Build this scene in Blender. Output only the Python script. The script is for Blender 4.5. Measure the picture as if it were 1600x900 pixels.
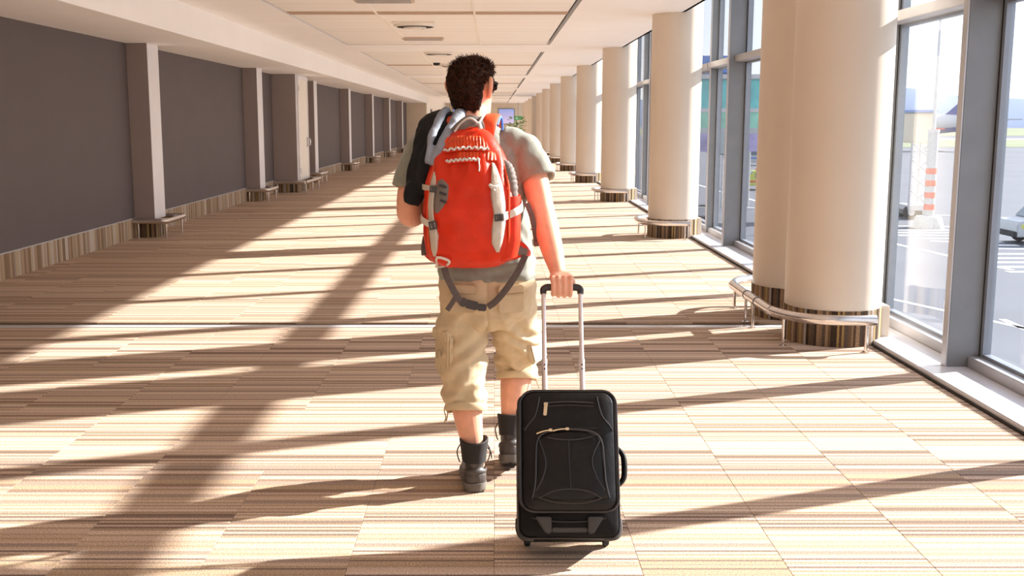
import bpy, bmesh, math, random
import numpy as np
from mathutils import Vector, Matrix, noise
random.seed(7); np.random.seed(7)
for o in list(bpy.data.objects): bpy.data.objects.remove(o)
S = bpy.context.scene
COL = S.collection
R = math.radians

# ------------------------------------------------------------------ camera
cam_d = bpy.data.cameras.new('camera'); cam = bpy.data.objects.new('camera', cam_d); COL.objects.link(cam)
F_PX = 1683.0
cam_d.sensor_width = 36.0; cam_d.lens = F_PX/1600*36.0
cam_d.shift_x = (800-772)/1600.0
cam.location = (0, 0, 1.5)
cam.rotation_euler = (R(90)-math.atan(260/F_PX), 0, 0)
cam_d.clip_end = 5000
S.camera = cam
S.cycles.diffuse_bounces = 8        # white corridor: let the bounce light settle
# ------------------------------------------------------------------ colour management
S.view_settings.view_transform = 'Standard'; S.view_settings.look = 'None'
S.view_settings.exposure = 0.50; S.view_settings.gamma = 1.0
S.view_settings.use_curve_mapping = False
# ------------------------------------------------------------------ world
W = bpy.data.worlds.new('sky'); S.world = W; W.use_nodes = True
nt = W.node_tree; nt.nodes.clear()
wo = nt.nodes.new('ShaderNodeOutputWorld'); bg = nt.nodes.new('ShaderNodeBackground')
tc = nt.nodes.new('ShaderNodeTexCoord'); sep = nt.nodes.new('ShaderNodeSeparateXYZ')
ramp = nt.nodes.new('ShaderNodeValToRGB')
ramp.color_ramp.elements[0].position = 0.0; ramp.color_ramp.elements[0].color = (0.74, 0.78, 0.85, 1)
ramp.color_ramp.elements[1].position = 0.55; ramp.color_ramp.elements[1].color = (0.48, 0.60, 0.88, 1)
cl = nt.nodes.new('ShaderNodeTexNoise'); cl.inputs['Scale'].default_value = 3.0; cl.inputs['Detail'].default_value = 6
cr = nt.nodes.new('ShaderNodeValToRGB'); cr.color_ramp.elements[0].position = .42; cr.color_ramp.elements[1].position = .62
mixc = nt.nodes.new('ShaderNodeMixRGB'); mixc.inputs[2].default_value = (.95, .96, .98, 1)
nt.links.new(tc.outputs['Generated'], sep.inputs[0]); nt.links.new(sep.outputs['Z'], ramp.inputs[0])
nt.links.new(tc.outputs['Generated'], cl.inputs['Vector']); nt.links.new(cl.outputs['Fac'], cr.inputs[0])
nt.links.new(cr.outputs[0], mixc.inputs[0]); nt.links.new(ramp.outputs[0], mixc.inputs[1])
nt.links.new(mixc.outputs[0], bg.inputs[0]); bg.inputs[1].default_value = 1.55
nt.links.new(bg.outputs[0], wo.inputs[0])
# ------------------------------------------------------------------ sun (low, from the window side, a little ahead)
sd = bpy.data.lights.new('sun', 'SUN'); sun = bpy.data.objects.new('sun', sd); COL.objects.link(sun)
sd.energy = 12.4; sd.angle = R(0.9); sd.color = (1.0, 0.95, 0.895)
sdir = Vector((-1.0, -0.385, -0.525)).normalized()
sun.rotation_euler = sdir.to_track_quat('-Z', 'Y').to_euler(); sun.location = (30, 20, 30)

# ================================================================== helpers
def node_mat(name):
    m = bpy.data.materials.new(name); m.use_nodes = True
    t = m.node_tree; t.nodes.clear()
    out = t.nodes.new('ShaderNodeOutputMaterial'); b = t.nodes.new('ShaderNodeBsdfPrincipled')
    t.links.new(b.outputs[0], out.inputs[0])
    return m, t, b, out
def pmat(name, col, rough=.6, metal=0, var=.12, scale=12, bump=0, bscale=120, sheen=0, sss=0, spec=None, bdist=.002):
    m, t, b, out = node_mat(name)
    b.inputs['Roughness'].default_value = rough; b.inputs['Metallic'].default_value = metal
    if spec is not None: b.inputs['Specular IOR Level'].default_value = spec
    if sheen:
        b.inputs['Sheen Weight'].default_value = sheen
    if sss:
        b.inputs['Subsurface Weight'].default_value = sss
        b.inputs['Subsurface Radius'].default_value = (.012, .005, .003); b.inputs['Subsurface Scale'].default_value = 1.0
    co = t.nodes.new('ShaderNodeTexCoord')
    n = t.nodes.new('ShaderNodeTexNoise'); n.inputs['Scale'].default_value = scale; n.inputs['Detail'].default_value = 4
    t.links.new(co.outputs['Object'], n.inputs['Vector'])
    r = t.nodes.new('ShaderNodeValToRGB')
    lo = [max(0, c*(1-var)) for c in col]; hi = [min(1, c*(1+var)) for c in col]
    r.color_ramp.elements[0].position = .3; r.color_ramp.elements[0].color = (*lo, 1)
    r.color_ramp.elements[1].position = .7; r.color_ramp.elements[1].color = (*hi, 1)
    t.links.new(n.outputs['Fac'], r.inputs[0]); t.links.new(r.outputs[0], b.inputs['Base Color'])
    if bump:
        n2 = t.nodes.new('ShaderNodeTexNoise'); n2.inputs['Scale'].default_value = bscale; n2.inputs['Detail'].default_value = 3
        t.links.new(co.outputs['Object'], n2.inputs['Vector'])
        bp = t.nodes.new('ShaderNodeBump'); bp.inputs['Strength'].default_value = bump; bp.inputs['Distance'].default_value = bdist
        t.links.new(n2.outputs['Fac'], bp.inputs['Height']); t.links.new(bp.outputs[0], b.inputs['Normal'])
    return m
def M_(t, op, a, b=None):
    n = t.nodes.new('ShaderNodeMath'); n.operation = op
    for i, v in enumerate((a, b)):
        if v is None: continue
        if isinstance(v, (int, float)): n.inputs[i].default_value = v
        else: t.links.new(v, n.inputs[i])
    return n.outputs[0]
def stripes(name, mode, cols, cell, warp, rough=.95, gain=1.0):
    """woven carpet in random stripes. mode: 'floor' across the corridor, 'wall' along y, 'box' x+y, 'ring' round an axis"""
    m, t, b, out = node_mat(name)
    b.inputs['Roughness'].default_value = rough; b.inputs['Specular IOR Level'].default_value = .15
    if mode == 'ring':
        co = t.nodes.new('ShaderNodeTexCoord'); src = co.outputs['Object']
    else:
        co = t.nodes.new('ShaderNodeNewGeometry'); src = co.outputs['Position']
    sp = t.nodes.new('ShaderNodeSeparateXYZ'); t.links.new(src, sp.inputs[0])
    if mode == 'floor':
        ix = M_(t, 'FLOOR', M_(t, 'DIVIDE', sp.outputs[0], .5)); iy = M_(t, 'FLOOR', M_(t, 'DIVIDE', sp.outputs[1], .5))
        wn = t.nodes.new('ShaderNodeTexWhiteNoise'); wn.noise_dimensions = '2D'
        cv = t.nodes.new('ShaderNodeCombineXYZ'); t.links.new(ix, cv.inputs[0]); t.links.new(iy, cv.inputs[1]); t.links.new(cv.outputs[0], wn.inputs['Vector'])
        sh = M_(t, 'MULTIPLY', M_(t, 'FLOOR', M_(t, 'MULTIPLY', wn.outputs[0], 3)), .07)
        c = M_(t, 'ADD', sp.outputs[1], sh)
    elif mode == 'wall': c = sp.outputs[1]
    elif mode == 'box': c = M_(t, 'ADD', sp.outputs[0], sp.outputs[1])
    else: c = M_(t, 'MULTIPLY', M_(t, 'ARCTAN2', sp.outputs[1], sp.outputs[0]), .32)
    n1 = t.nodes.new('ShaderNodeTexNoise'); n1.noise_dimensions = '1D'; n1.inputs['Scale'].default_value = 9; n1.inputs['Detail'].default_value = 2
    t.links.new(c, n1.inputs['W'])
    cw = M_(t, 'ADD', c, M_(t, 'MULTIPLY', n1.outputs['Fac'], warp))
    k = M_(t, 'FLOOR', M_(t, 'DIVIDE', cw, cell))
    wn2 = t.nodes.new('ShaderNodeTexWhiteNoise'); wn2.noise_dimensions = '1D'; t.links.new(k, wn2.inputs['W'])
    r = t.nodes.new('ShaderNodeValToRGB'); r.color_ramp.interpolation = 'CONSTANT'
    els = r.color_ramp.elements
    while len(els) < len(cols): els.new(.5)
    for i, cc in enumerate(cols): els[i].position = i/len(cols); els[i].color = (*cc, 1)
    t.links.new(wn2.outputs[0], r.inputs[0])
    # fibre fleck
    nf = t.nodes.new('ShaderNodeTexNoise'); nf.inputs['Scale'].default_value = 170; nf.inputs['Detail'].default_value = 2
    t.links.new(src, nf.inputs['Vector'])
    mx = t.nodes.new('ShaderNodeMixRGB'); mx.blend_type = 'MULTIPLY'; mx.inputs[0].default_value = 1
    rf = t.nodes.new('ShaderNodeValToRGB'); rf.color_ramp.elements[0].position = .3; rf.color_ramp.elements[0].color = (.58, .56, .54, 1)
    rf.color_ramp.elements[1].position = .7; rf.color_ramp.elements[1].color = (1.25, 1.25, 1.25, 1)
    t.links.new(nf.outputs['Fac'], rf.inputs[0]); t.links.new(r.outputs[0], mx.inputs[1]); t.links.new(rf.outputs[0], mx.inputs[2])
    t.links.new(mx.outputs[0], b.inputs['Base Color'])
    bp = t.nodes.new('ShaderNodeBump'); bp.inputs['Strength'].default_value = .5; bp.inputs['Distance'].default_value = .004
    ad = M_(t, 'ADD', M_(t, 'MULTIPLY', wn2.outputs[0], .6), nf.outputs['Fac'])
    t.links.new(ad, bp.inputs['Height']); t.links.new(bp.outputs[0], b.inputs['Normal'])
    return m

class MB:
    def __init__(s): s.v = []; s.f = []
    def add(s, v, f):
        n = len(s.v); s.v += [tuple(float(c) for c in p) for p in v]; s.f += [tuple(i+n for i in q) for q in f]; return s
    def box(s, x0, x1, y0, y1, z0, z1):
        v = [(x0,y0,z0),(x1,y0,z0),(x1,y1,z0),(x0,y1,z0),(x0,y0,z1),(x1,y0,z1),(x1,y1,z1),(x0,y1,z1)]
        return s.add(v, [(0,3,2,1),(4,5,6,7),(0,1,5,4),(1,2,6,5),(2,3,7,6),(3,0,4,7)])
    def loft(s, rings, cap=True, closed=False):
        n = len(rings[0]); v = [p for r in rings for p in r]; f = []
        m = len(rings)
        for i in range(m-1 if not closed else m):
            a = i*n; b = ((i+1) % m)*n
            for j in range(n):
                k = (j+1) % n; f.append((a+j, a+k, b+k, b+j))
        if cap and not closed:
            f.append(tuple(reversed(range(n)))); f.append(tuple((m-1)*n+j for j in range(n)))
        return s.add(v, f)
    def prism(s, poly, z0, z1, axis='z'):
        n = len(poly)
        def mk(p, h):
            return (p[0], p[1], h) if axis == 'z' else ((p[0], h, p[1]) if axis == 'y' else (h, p[0], p[1]))
        v = [mk(p, z0) for p in poly]+[mk(p, z1) for p in poly]
        f = [tuple(range(n)), tuple(range(2*n-1, n-1, -1))]+[(i, i+n, (i+1) % n+n, (i+1) % n) for i in range(n)]
        return s.add(v, f)
    def cyl(s, p0, p1, r, seg=16, r1=None):
        return s.tube([p0, p1], [r, r if r1 is None else r1], seg, sub=1)
    def tube(s, pts, rad, seg=12, sub=4, closed=False, flat=None, up=None):
        """swept tube; rad scalar or list; flat=(a,b) scales the two axes; up = reference normal"""
        P, Rr = spline(pts, rad, sub, closed)
        s.loft(sweep(P, Rr, seg, flat, up, closed), closed=closed); return s
    def xf(s, mat):
        s.v = [tuple(mat @ Vector(p)) for p in s.v]; return s

def spline(pts, rad, sub, closed=False):
    pts = [np.array(p, float) for p in pts]; n = len(pts)
    if np.isscalar(rad): rad = [rad]*n
    rad = [np.array(r if not np.isscalar(r) else (r, r), float) for r in rad]
    if sub <= 1 or n < 3: return pts, rad
    P = []; Q = []
    rng = range(n if closed else n-1)
    for i in rng:
        g = (lambda a, k: a[k % n]) if closed else (lambda a, k: a[min(max(k, 0), n-1)])
        for j in range(sub):
            t = j/sub
            for A, B in ((pts, P), (rad, Q)):
                a, b, c, d = g(A, i-1), g(A, i), g(A, i+1), g(A, i+2)
                B.append(.5*((2*b)+(-a+c)*t+(2*a-5*b+4*c-d)*t*t+(-a+3*b-3*c+d)*t**3))
    if not closed: P.append(pts[-1]); Q.append(rad[-1])
    return P, Q
def sweep(P, Rr, seg=12, flat=None, up=None, closed=False):
    n = len(P); rings = []; prev = None
    for i in range(n):
        if closed: d = P[(i+1) % n]-P[i-1]
        else: d = P[min(i+1, n-1)]-P[max(i-1, 0)]
        d = d/(np.linalg.norm(d)+1e-9)
        if up is not None: a = np.array(up, float)
        elif prev is None: a = np.array((0, 0, 1.)) if abs(d[2]) < .9 else np.array((0, 1., 0))
        else: a = prev
        u = a-d*np.dot(a, d); u /= np.linalg.norm(u)+1e-9; prev = u
        w = np.cross(d, u); fa, fb = flat or (1, 1)
        rings.append([P[i]+u*math.cos(2*math.pi*k/seg)*Rr[i][0]*fa+w*math.sin(2*math.pi*k/seg)*Rr[i][1]*fb for k in range(seg)])
    return rings
def ring(cx, cy, z, hw, hd, seg=28, e=2.3, rot=0):
    o = []
    for k in range(seg):
        a = 2*math.pi*k/seg; c, s_ = math.cos(a), math.sin(a)
        x = hw*math.copysign(abs(c)**(2/e), c); y = hd*math.copysign(abs(s_)**(2/e), s_)
        o.append((cx+x*math.cos(rot)-y*math.sin(rot), cy+x*math.sin(rot)+y*math.cos(rot), z))
    return o
def ellipsoid(c, r, seg=16, rows=10, mat=None):
    rings = []
    for i in range(1, rows):
        t = math.pi*i/rows
        rings.append([(r[0]*math.sin(t)*math.cos(2*math.pi*k/seg), r[1]*math.sin(t)*math.sin(2*math.pi*k/seg), -r[2]*math.cos(t)) for k in range(seg)])
    m = MB(); m.loft(rings)
    if mat: m.xf(mat)
    m.v = [(p[0]+c[0], p[1]+c[1], p[2]+c[2]) for p in m.v]
    return m

def mesh_of(name, mb, bevel=0, seg=2):
    me = bpy.data.meshes.new(name); me.from_pydata(mb.v, [], mb.f)
    bm = bmesh.new(); bm.from_mesh(me)
    bmesh.ops.recalc_face_normals(bm, faces=bm.faces)
    if bevel:
        ed = [e for e in bm.edges if len(e.link_faces) == 2 and e.calc_face_angle(0) > .5]
        bmesh.ops.bevel(bm, geom=ed, offset=bevel, segments=seg, affect='EDGES', clamp_overlap=True)
    bm.to_mesh(me); bm.free(); return me
def finish(me, mat, smooth):
    if isinstance(mat, (list, tuple)):
        for x in mat: me.materials.append(x)
    elif mat: me.materials.append(mat)
    if smooth:
        me.polygons.foreach_set('use_smooth', [True]*len(me.polygons))
        try: me.set_sharp_from_angle(angle=R(smooth if smooth > 1 else 40))
        except Exception: pass
def wloc(p):
    l = Vector((0, 0, 0))
    while p is not None: l = l+p.location; p = p.parent
    return l
def obj(name, mb, mat, parent=None, loc=None, bevel=0, smooth=40, seg=2, me=None):
    """one mesh object; coordinates in mb are world coordinates"""
    me = me or mesh_of(name, mb, bevel, seg)
    o = bpy.data.objects.new(name, me)
    base = wloc(parent)
    l = Vector(loc) if loc is not None else base
    me.transform(Matrix.Translation(-l))
    o.location = l-base
    o.parent = parent
    finish(me, mat, smooth); COL.objects.link(o); return o
def thing(name, loc, label=None, cat=None, group=None, kind=None):
    o = bpy.data.objects.new(name, None); o.empty_display_size = .1; o.location = loc; COL.objects.link(o)
    tag(o, label, cat, group, kind); return o
def tag(o, label=None, cat=None, group=None, kind=None):
    if label: o['label'] = label
    if cat: o['category'] = cat
    if group: o['group'] = group
    if kind: o['kind'] = kind
    return o
def dup(o, loc=None, parent=None, label=None, **kw):
    c = o.copy(); COL.objects.link(c)
    if parent is not None: c.parent = parent
    if loc is not None: c.location = loc
    if label: c['label'] = label
    for ch in list(o.children): dup(ch, None, c)
    return c
def remesh(name, parts, voxel, smooth=6, fac=.5, disp=None):
    """fuse overlapping closed shells into one continuous skin, then relax and displace it"""
    mb = MB()
    tmp = bpy.data.meshes.new('tmp')
    bm = bmesh.new()
    for p in parts:
        me = mesh_of('t', p); bm.from_mesh(me); bpy.data.meshes.remove(me)
    bmesh.ops.triangulate(bm, faces=[f for f in bm.faces if len(f.verts) > 4])
    bm.to_mesh(tmp); bm.free()
    o = bpy.data.objects.new('tmp', tmp); COL.objects.link(o)
    r = o.modifiers.new('r', 'REMESH'); r.mode = 'VOXEL'; r.voxel_size = voxel
    if smooth:
        s = o.modifiers.new('s', 'SMOOTH'); s.factor = fac; s.iterations = smooth
    dg = bpy.context.evaluated_depsgraph_get(); dg.update()
    me = bpy.data.meshes.new_from_object(o.evaluated_get(dg)); me.name = name
    bpy.data.objects.remove(o); bpy.data.meshes.remove(tmp)
    if disp:
        n = len(me.vertices); co = np.zeros(n*3); me.vertices.foreach_get('co', co); co = co.reshape(-1, 3)
        no = np.zeros(n*3); me.vertices.foreach_get('normal', no); no = no.reshape(-1, 3)
        d = disp(co, no); co = co+no*d[:, None]
        me.vertices.foreach_set('co', co.ravel()); me.update()
    return me
def nz(co, sx, sy, sz, seed=0):
    return np.array([noise.noise((p[0]*sx+seed, p[1]*sy+seed*1.7, p[2]*sz-seed)) for p in co])
def sstep(a, b, x): t = np.clip((x-a)/(b-a), 0, 1); return t*t*(3-2*t)

# ================================================================== materials
CARPET = [(.43,.32,.20),(.19,.125,.075),(.50,.39,.26),(.30,.215,.125),(.44,.33,.23),(.12,.085,.06),(.34,.25,.14),(.48,.37,.25),(.26,.20,.14),(.52,.42,.29)]
BASE = [(.30,.20,.12),(.09,.055,.035),(.42,.33,.24),(.14,.09,.055),(.36,.26,.12),(.10,.075,.06),(.24,.16,.10),(.40,.36,.33),(.05,.035,.025),(.33,.22,.09)]
BASE_L = [(.46,.35,.24),(.30,.21,.14),(.52,.43,.33),(.27,.19,.12),(.50,.40,.27),(.36,.29,.23),(.44,.32,.22),(.56,.50,.44)]
_mean = np.mean(CARPET, axis=0)
CARPET = [tuple(float(c) for c in (np.array(k)*.78+_mean*.22)*np.array((1.46,1.47,1.72))) for k in CARPET]
mt = {}
mt['carpet'] = stripes('striped_carpet', 'floor', CARPET, .017, .05)
mt['base_wall'] = stripes('striped_carpet_skirting', 'wall', BASE_L, .04, .06)
mt['base_box'] = stripes('striped_carpet_box', 'box', BASE, .02, .04)
mt['base_ring'] = stripes('striped_carpet_ring', 'ring', BASE, .018, .05)
mt['subfloor'] = pmat('subfloor', (.10,.075,.05), .95)
mt['taupe'] = pmat('taupe_paint', (.120,.098,.098), .75, var=.03, scale=2)
mt['white'] = pmat('white_paint', (.86,.82,.76), .7, var=.02, scale=2)
mt['ceil'] = pmat('ceiling_gypsum', (.92,.92,.92), .8, var=.015, scale=1.5)
mt['lgrey'] = pmat('light_grey_paint', (.76,.75,.78), .55, var=.03, scale=3)
mt['pil'] = pmat('taupe_grey_paint', (.31,.255,.24), .6, var=.03, scale=3)
mt['cream'] = pmat('cream_column_paint', (.70,.605,.50), .42, var=.02, scale=2)
mt['beige'] = pmat('beige_wall', (.70,.60,.47), .7, var=.03, scale=2)
mt['door'] = pmat('ivory_door', (.82,.78,.70), .5, var=.02)
mt['steel'] = pmat('brushed_steel', (.74,.70,.68), .22, 1.0, var=.06, scale=40)
mt['alu'] = pmat('grey_aluminium', (.22,.23,.245), .45, .3, var=.05, scale=6)
mt['alu_l'] = pmat('pale_aluminium', (.50,.50,.52), .4, .4, var=.04, scale=6)
mt['pframe'] = pmat('blue_grey_frame', (.26,.29,.34), .4, .3, var=.05, scale=6)
mt['gasket'] = pmat('black_gasket', (.012,.012,.013), .5)
mt['sill'] = pmat('pale_sill', (.66,.65,.68), .25, var=.03, scale=5)
mt['dark'] = pmat('dark_void', (.03,.025,.02), .9)
mt['slot'] = pmat('slot_louvre', (.60,.47,.36), .6, var=.05)
# ceiling planks: fine relief lines
m, t, b, out = node_mat('ceiling_plank'); b.inputs['Roughness'].default_value = .7
g = t.nodes.new('ShaderNodeNewGeometry'); sp = t.nodes.new('ShaderNodeSeparateXYZ'); t.links.new(g.outputs['Position'], sp.inputs[0])
fr = M_(t, 'FRACT', M_(t, 'DIVIDE', sp.outputs[1], .5)); ed = M_(t, 'LESS_THAN', fr, .05)
kk = M_(t, 'FLOOR', M_(t, 'DIVIDE', sp.outputs[1], .5)); wn = t.nodes.new('ShaderNodeTexWhiteNoise'); wn.noise_dimensions = '1D'; t.links.new(kk, wn.inputs['W'])
rr = t.nodes.new('ShaderNodeValToRGB'); rr.color_ramp.elements[0].color = (.85,.835,.81,1); rr.color_ramp.elements[1].color = (.90,.885,.86,1); t.links.new(wn.outputs[0], rr.inputs[0])
mx = t.nodes.new('ShaderNodeMixRGB'); mx.inputs[2].default_value = (.76,.72,.67,1); t.links.new(ed, mx.inputs[0]); t.links.new(rr.outputs[0], mx.inputs[1]); t.links.new(mx.outputs[0], b.inputs['Base Color'])
mt['plank'] = m
# window glass: clear, with a fresnel mirror on top
m, t, b, out = node_mat('window_glass'); t.nodes.remove(b)
tr = t.nodes.new('ShaderNodeBsdfTransparent'); tr.inputs[0].default_value = (.985,.995,.995,1)
gl = t.nodes.new('ShaderNodeBsdfGlossy'); gl.inputs['Roughness'].default_value = .0
gg = t.nodes.new('ShaderNodeNewGeometry'); dp = t.nodes.new('ShaderNodeVectorMath'); dp.operation = 'DOT_PRODUCT'
t.links.new(gg.outputs['Normal'], dp.inputs[0]); t.links.new(gg.outputs['Incoming'], dp.inputs[1])
fz = M_(t, 'ADD', .035, M_(t, 'MULTIPLY', .8, M_(t, 'POWER', M_(t, 'SUBTRACT', 1.0, M_(t, 'ABSOLUTE', dp.outputs['Value'])), 5.0)))
ms = t.nodes.new('ShaderNodeMixShader'); t.links.new(fz, ms.inputs[0]); t.links.new(tr.outputs[0], ms.inputs[1]); t.links.new(gl.outputs[0], ms.inputs[2]); t.links.new(ms.outputs[0], out.inputs[0])
mt['glass'] = m

# ================================================================== room shell
XL, XS, XG = -4.70, 2.57, 2.96            # left wall, sill edge, glass plane
Y0, YE, YB = -9.0, 81.5, 58.5             # back of corridor, end wall, end of the left recess
ZC, ZS, ZT = 2.86, 2.49, 3.34             # ceiling, left soffit, head of the glazing
PITCH = 6.42
floor = obj('floor', MB().box(XL-.2, 3.05, Y0, YE+.2, -.20, -.014), mt['subfloor'], loc=(0,0,0), smooth=0); tag(floor, kind='structure')
# carpet tiles: nearest ones single, the rest joined
tiles = []
T = .5
jy0, jy1 = 7.80, 7.89                     # expansion joint strip
def cut(y):
    a, bb = y+.0003, y+T-.0003
    if a < jy0 < bb: return (a, jy0)
    if a < jy1 < bb: return (jy1, bb)
    return (a, bb)
for iy in range(-18, 163):
    for ix in range(-10, 6):
        x0, x1 = max(ix*T+.0004, XL), min((ix+1)*T-.0004, XS-.015); y0, y1 = cut(iy*T)
        if x1-x0 < .02 or y1-y0 < .01 or y1 > YE: continue
        cx, cy = (x0+x1)/2, (y0+y1)/2
        vis = cy > 3.1 and abs(cx+.02) < .49*cy*1.02+.35 and -4.7 < cx
        tiles.append((cy if vis else 1e3+abs(cy), x0, x1, y0, y1))
tiles.sort()
rest = MB(); shared = {}
for i, (k, x0, x1, y0, y1) in enumerate(tiles):
    if i < 300:
        key = (round(x1-x0, 3), round(y1-y0, 3))
        if key not in shared:
            w, h = key; me = mesh_of('carpet_tile', MB().box(0, w, 0, h, -.014, 0), .0012, 1); me.materials.append(mt['carpet']); shared[key] = me
        o = bpy.data.objects.new('carpet_tile', shared[key]); o.location = (x0, y0, 0); o.parent = floor; COL.objects.link(o)
    else: rest.box(x0, x1, y0, y1, -.014, 0)
tag(obj('carpet_tiles', rest, mt['carpet'], floor, smooth=0), kind='stuff')
obj('expansion_joint_cover', MB().box(XL, XS-.015, jy0+.004, jy1-.004, -.014, .003), mt['sill'], floor, bevel=.002)
obj('edge_trim', MB().box(XS-.015, XS+.002, Y0, YE, -.014, .012), mt['dark'], floor)

wl = obj('wall_left', MB().box(XL-.15, XL, Y0, YB, 0, ZS), mt['taupe'], loc=(XL, 20, 0), smooth=0); tag(wl, kind='structure')
bl = obj('baseboard_left', MB().box(XL, XL+.018, Y0, YB, 0, .25), mt['base_wall'], loc=(XL, 20, 0), smooth=0); tag(bl, kind='structure')
obj('cap', MB().box(XL, XL+.024, Y0, YB, .25, .262), mt['alu_l'], bl)
wr = obj('wall_recess', MB().box(XL-.15, -3.62, YB, YB+.15, 0, ZS+.01), mt['beige'], loc=(-4.2, YB, 0), smooth=0); tag(wr, kind='structure')
br = obj('baseboard_recess', MB().box(XL+.02, -3.62, YB-.02, YB, 0, .25), mt['base_box'], loc=(-4.2, YB, 0), smooth=0); tag(br, kind='structure')
w2 = obj('wall_left_far', MB().box(-3.75, -3.62, YB+.15, YE, 0, ZC), mt['white'], loc=(-3.7, 70, 0), smooth=0); tag(w2, kind='structure')
for i, (ya, yb) in enumerate(((62, 63.3), (68.5, 70.5))):
    d = obj('door_%d' % (i+2), MB().box(-3.62, -3.58, ya, yb, 0, 2.2), mt['taupe'], loc=(-3.6, ya, 0), bevel=.008); tag(d, kind='structure')
    obj('door_handle', MB().tube([(-3.58, ya+.12, 1.0), (-3.53, ya+.12, 1.0), (-3.53, ya+.26, 1.0)], .012, 8), mt['steel'], d)
we = obj('wall_end', MB().box(-3.75, 3.2, YE, YE+.2, 0, ZT), mt['beige'], loc=(0, YE, 0), smooth=0); tag(we, kind='structure')
wb = obj('wall_back', MB().box(XL-.15, 3.2, Y0-.2, Y0, 0, ZT), mt['white'], loc=(0, Y0, 0), smooth=0); tag(wb, kind='structure')

# ceiling: gypsum frame with recessed plank fields
cm = MB()
XA, XB = -2.66, 1.0
cm.box(XL, -3.66, Y0, YB, ZS, ZS+.05)                 # soffit over the left wall
cm.box(-3.66, -3.6, Y0, YB, ZS, ZC+.02)                  # beam face
cm.box(-3.75, -3.6, YB, YE, ZC, ZC+.1)
cm.box(-3.6, XA, Y0, YE, ZC, ZC+.12); cm.box(XB, 2.40, Y0, YE, ZC, ZC+.12)
isl = []
yy = 8.9-25.68
prev = Y0
while yy < YE-2:
    a, bq = max(yy, Y0+.3), min(yy+10.9, YE-.6)
    if bq-a > 1: cm.box(XA, XB, prev, a, ZC, ZC+.12); isl.append((a, bq)); prev = bq
    yy += 12.84
cm.box(XA, XB, prev, YE, ZC, ZC+.12)
cm.box(2.40, 3.1, Y0, YE, ZT, ZT+.1); cm.box(2.36, 2.40, Y0, YE, ZC, ZT+.1)   # upstand and head of the glazing
ceil = obj('ceiling', cm, mt['ceil'], loc=(0, 20, ZC), smooth=0); tag(ceil, kind='structure')
obj('roof_void', MB().box(-4.9, 3.1, Y0, YE, ZT+.1, ZT+.2), mt['dark'], ceil, smooth=0)
pmesh = {}
xs = [XA+.02, -1.5, -.25, XB-.05]
for (a, bq) in isl:
    n = max(1, round((bq-a)/4.45)); st = (bq-a)/n
    for i in range(n):
        p0 = a+i*st+.02; p1 = a+(i+1)*st-(.42 if i < n-1 else .02)
        for j in range(3):
            x0, x1 = xs[j]+.012, xs[j+1]-.012
            key = (j, round(p1-p0, 2))
            if key not in pmesh:
                me = mesh_of('ceiling_panel', MB().box(0, x1-x0, 0, key[1], 0, .03), .004, 1); me.materials.append(mt['plank']); pmesh[key] = me
            o = bpy.data.objects.new('ceiling_panel', pmesh[key]); o.location = (x0, p0-20, .012); o.parent = ceil; COL.objects.link(o)
            if i < n-1:
                key = ('s', j)
                if key not in pmesh:
                    q = MB().box(0, x1-x0, 0, .36, .012, .03)
                    q.box(0, x1-x0, .08, .12, .0, .012); q.box(0, x1-x0, .24, .28, .0, .012)
                    me = mesh_of('light_slot', q); me.materials.append(mt['slot']); pmesh[key] = me
                o = bpy.data.objects.new('light_slot', pmesh[key]); o.location = (x0, p1+.02-20, 0); o.parent = ceil; COL.objects.link(o)
    rl = MB()
    for x in (xs[1], xs[2]): rl.box(x-.012, x+.012, a, bq, ZC-.002, ZC+.03)
    obj('ceiling_rail', rl, mt['white'], ceil, smooth=0)
    obj('shadow_gap', MB().box(XB-.05, XB, a, bq, ZC+.08, ZC+.09), mt['dark'], ceil, smooth=0)
# ceiling fixtures
def diffuser(x, y, i, lab):
    t_ = thing('air_diffuser', (x, y, ZC), lab, 'diffuser', 'round ceiling diffusers')
    obj('plate', MB().box(x-.30, x+.30, y-.30, y+.30, ZC-.012, ZC+.012), mt['white'], t_, bevel=.004)
    for k, (r0, z) in enumerate(((.285, ZC-.025), (.15, ZC-.05), (.08, ZC-.055))):
        c = [(x+r0*math.cos(a), y+r0*math.sin(a), z) for a in np.linspace(0, 2*math.pi, 28, endpoint=False)]
        obj('ring', MB().tube(c, .018, 8, 1, closed=True, flat=(1, .8)), mt['white'], t_)
    obj('throat', MB().cyl((x, y, ZC-.012), (x, y, ZC-.045), .25, 28), mt['dark'], t_)
    obj('core', ellipsoid((x, y, ZC-.05), (.10, .10, .02), 14, 8), mt['white'], t_)
diffuser(-1.12, 15.6, 0, 'round white air diffuser in the ceiling, nearest the camera')
diffuser(-1.10, 21.9, 1, 'round white air diffuser in the ceiling, middle of three')
diffuser(-1.02, 26.6, 2, 'round white air diffuser in the ceiling, just above left of the head')
def grille(x, y, lab):
    t_ = thing('air_grille', (x, y, ZC), lab, 'vent', 'ceiling grilles')
    obj('frame', MB().box(x-.34, x+.34, y-.18, y+.18, ZC-.015, ZC+.012), mt['slot'], t_, bevel=.004)
    for k in range(6):
        obj('slat', MB().box(x-.31, x+.31, y-.15+k*.055, y-.135+k*.055, ZC-.024, ZC-.012), mt['alu_l'], t_, smooth=0)
grille(-1.18, 18.3, 'flat grey slotted grille in ceiling between two round diffusers')
grille(-1.25, 12.55, 'flat grey slotted grille at the top edge of the photo')
sm = thing('smoke_detector', (-1.36, 26.0, ZC), 'small dark smoke detector on ceiling left of the head', 'detector')
obj('base', MB().cyl((-1.36, 26.0, ZC+.012), (-1.36, 26.0, ZC-.03), .08, 20), mt['dark'], sm)
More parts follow.
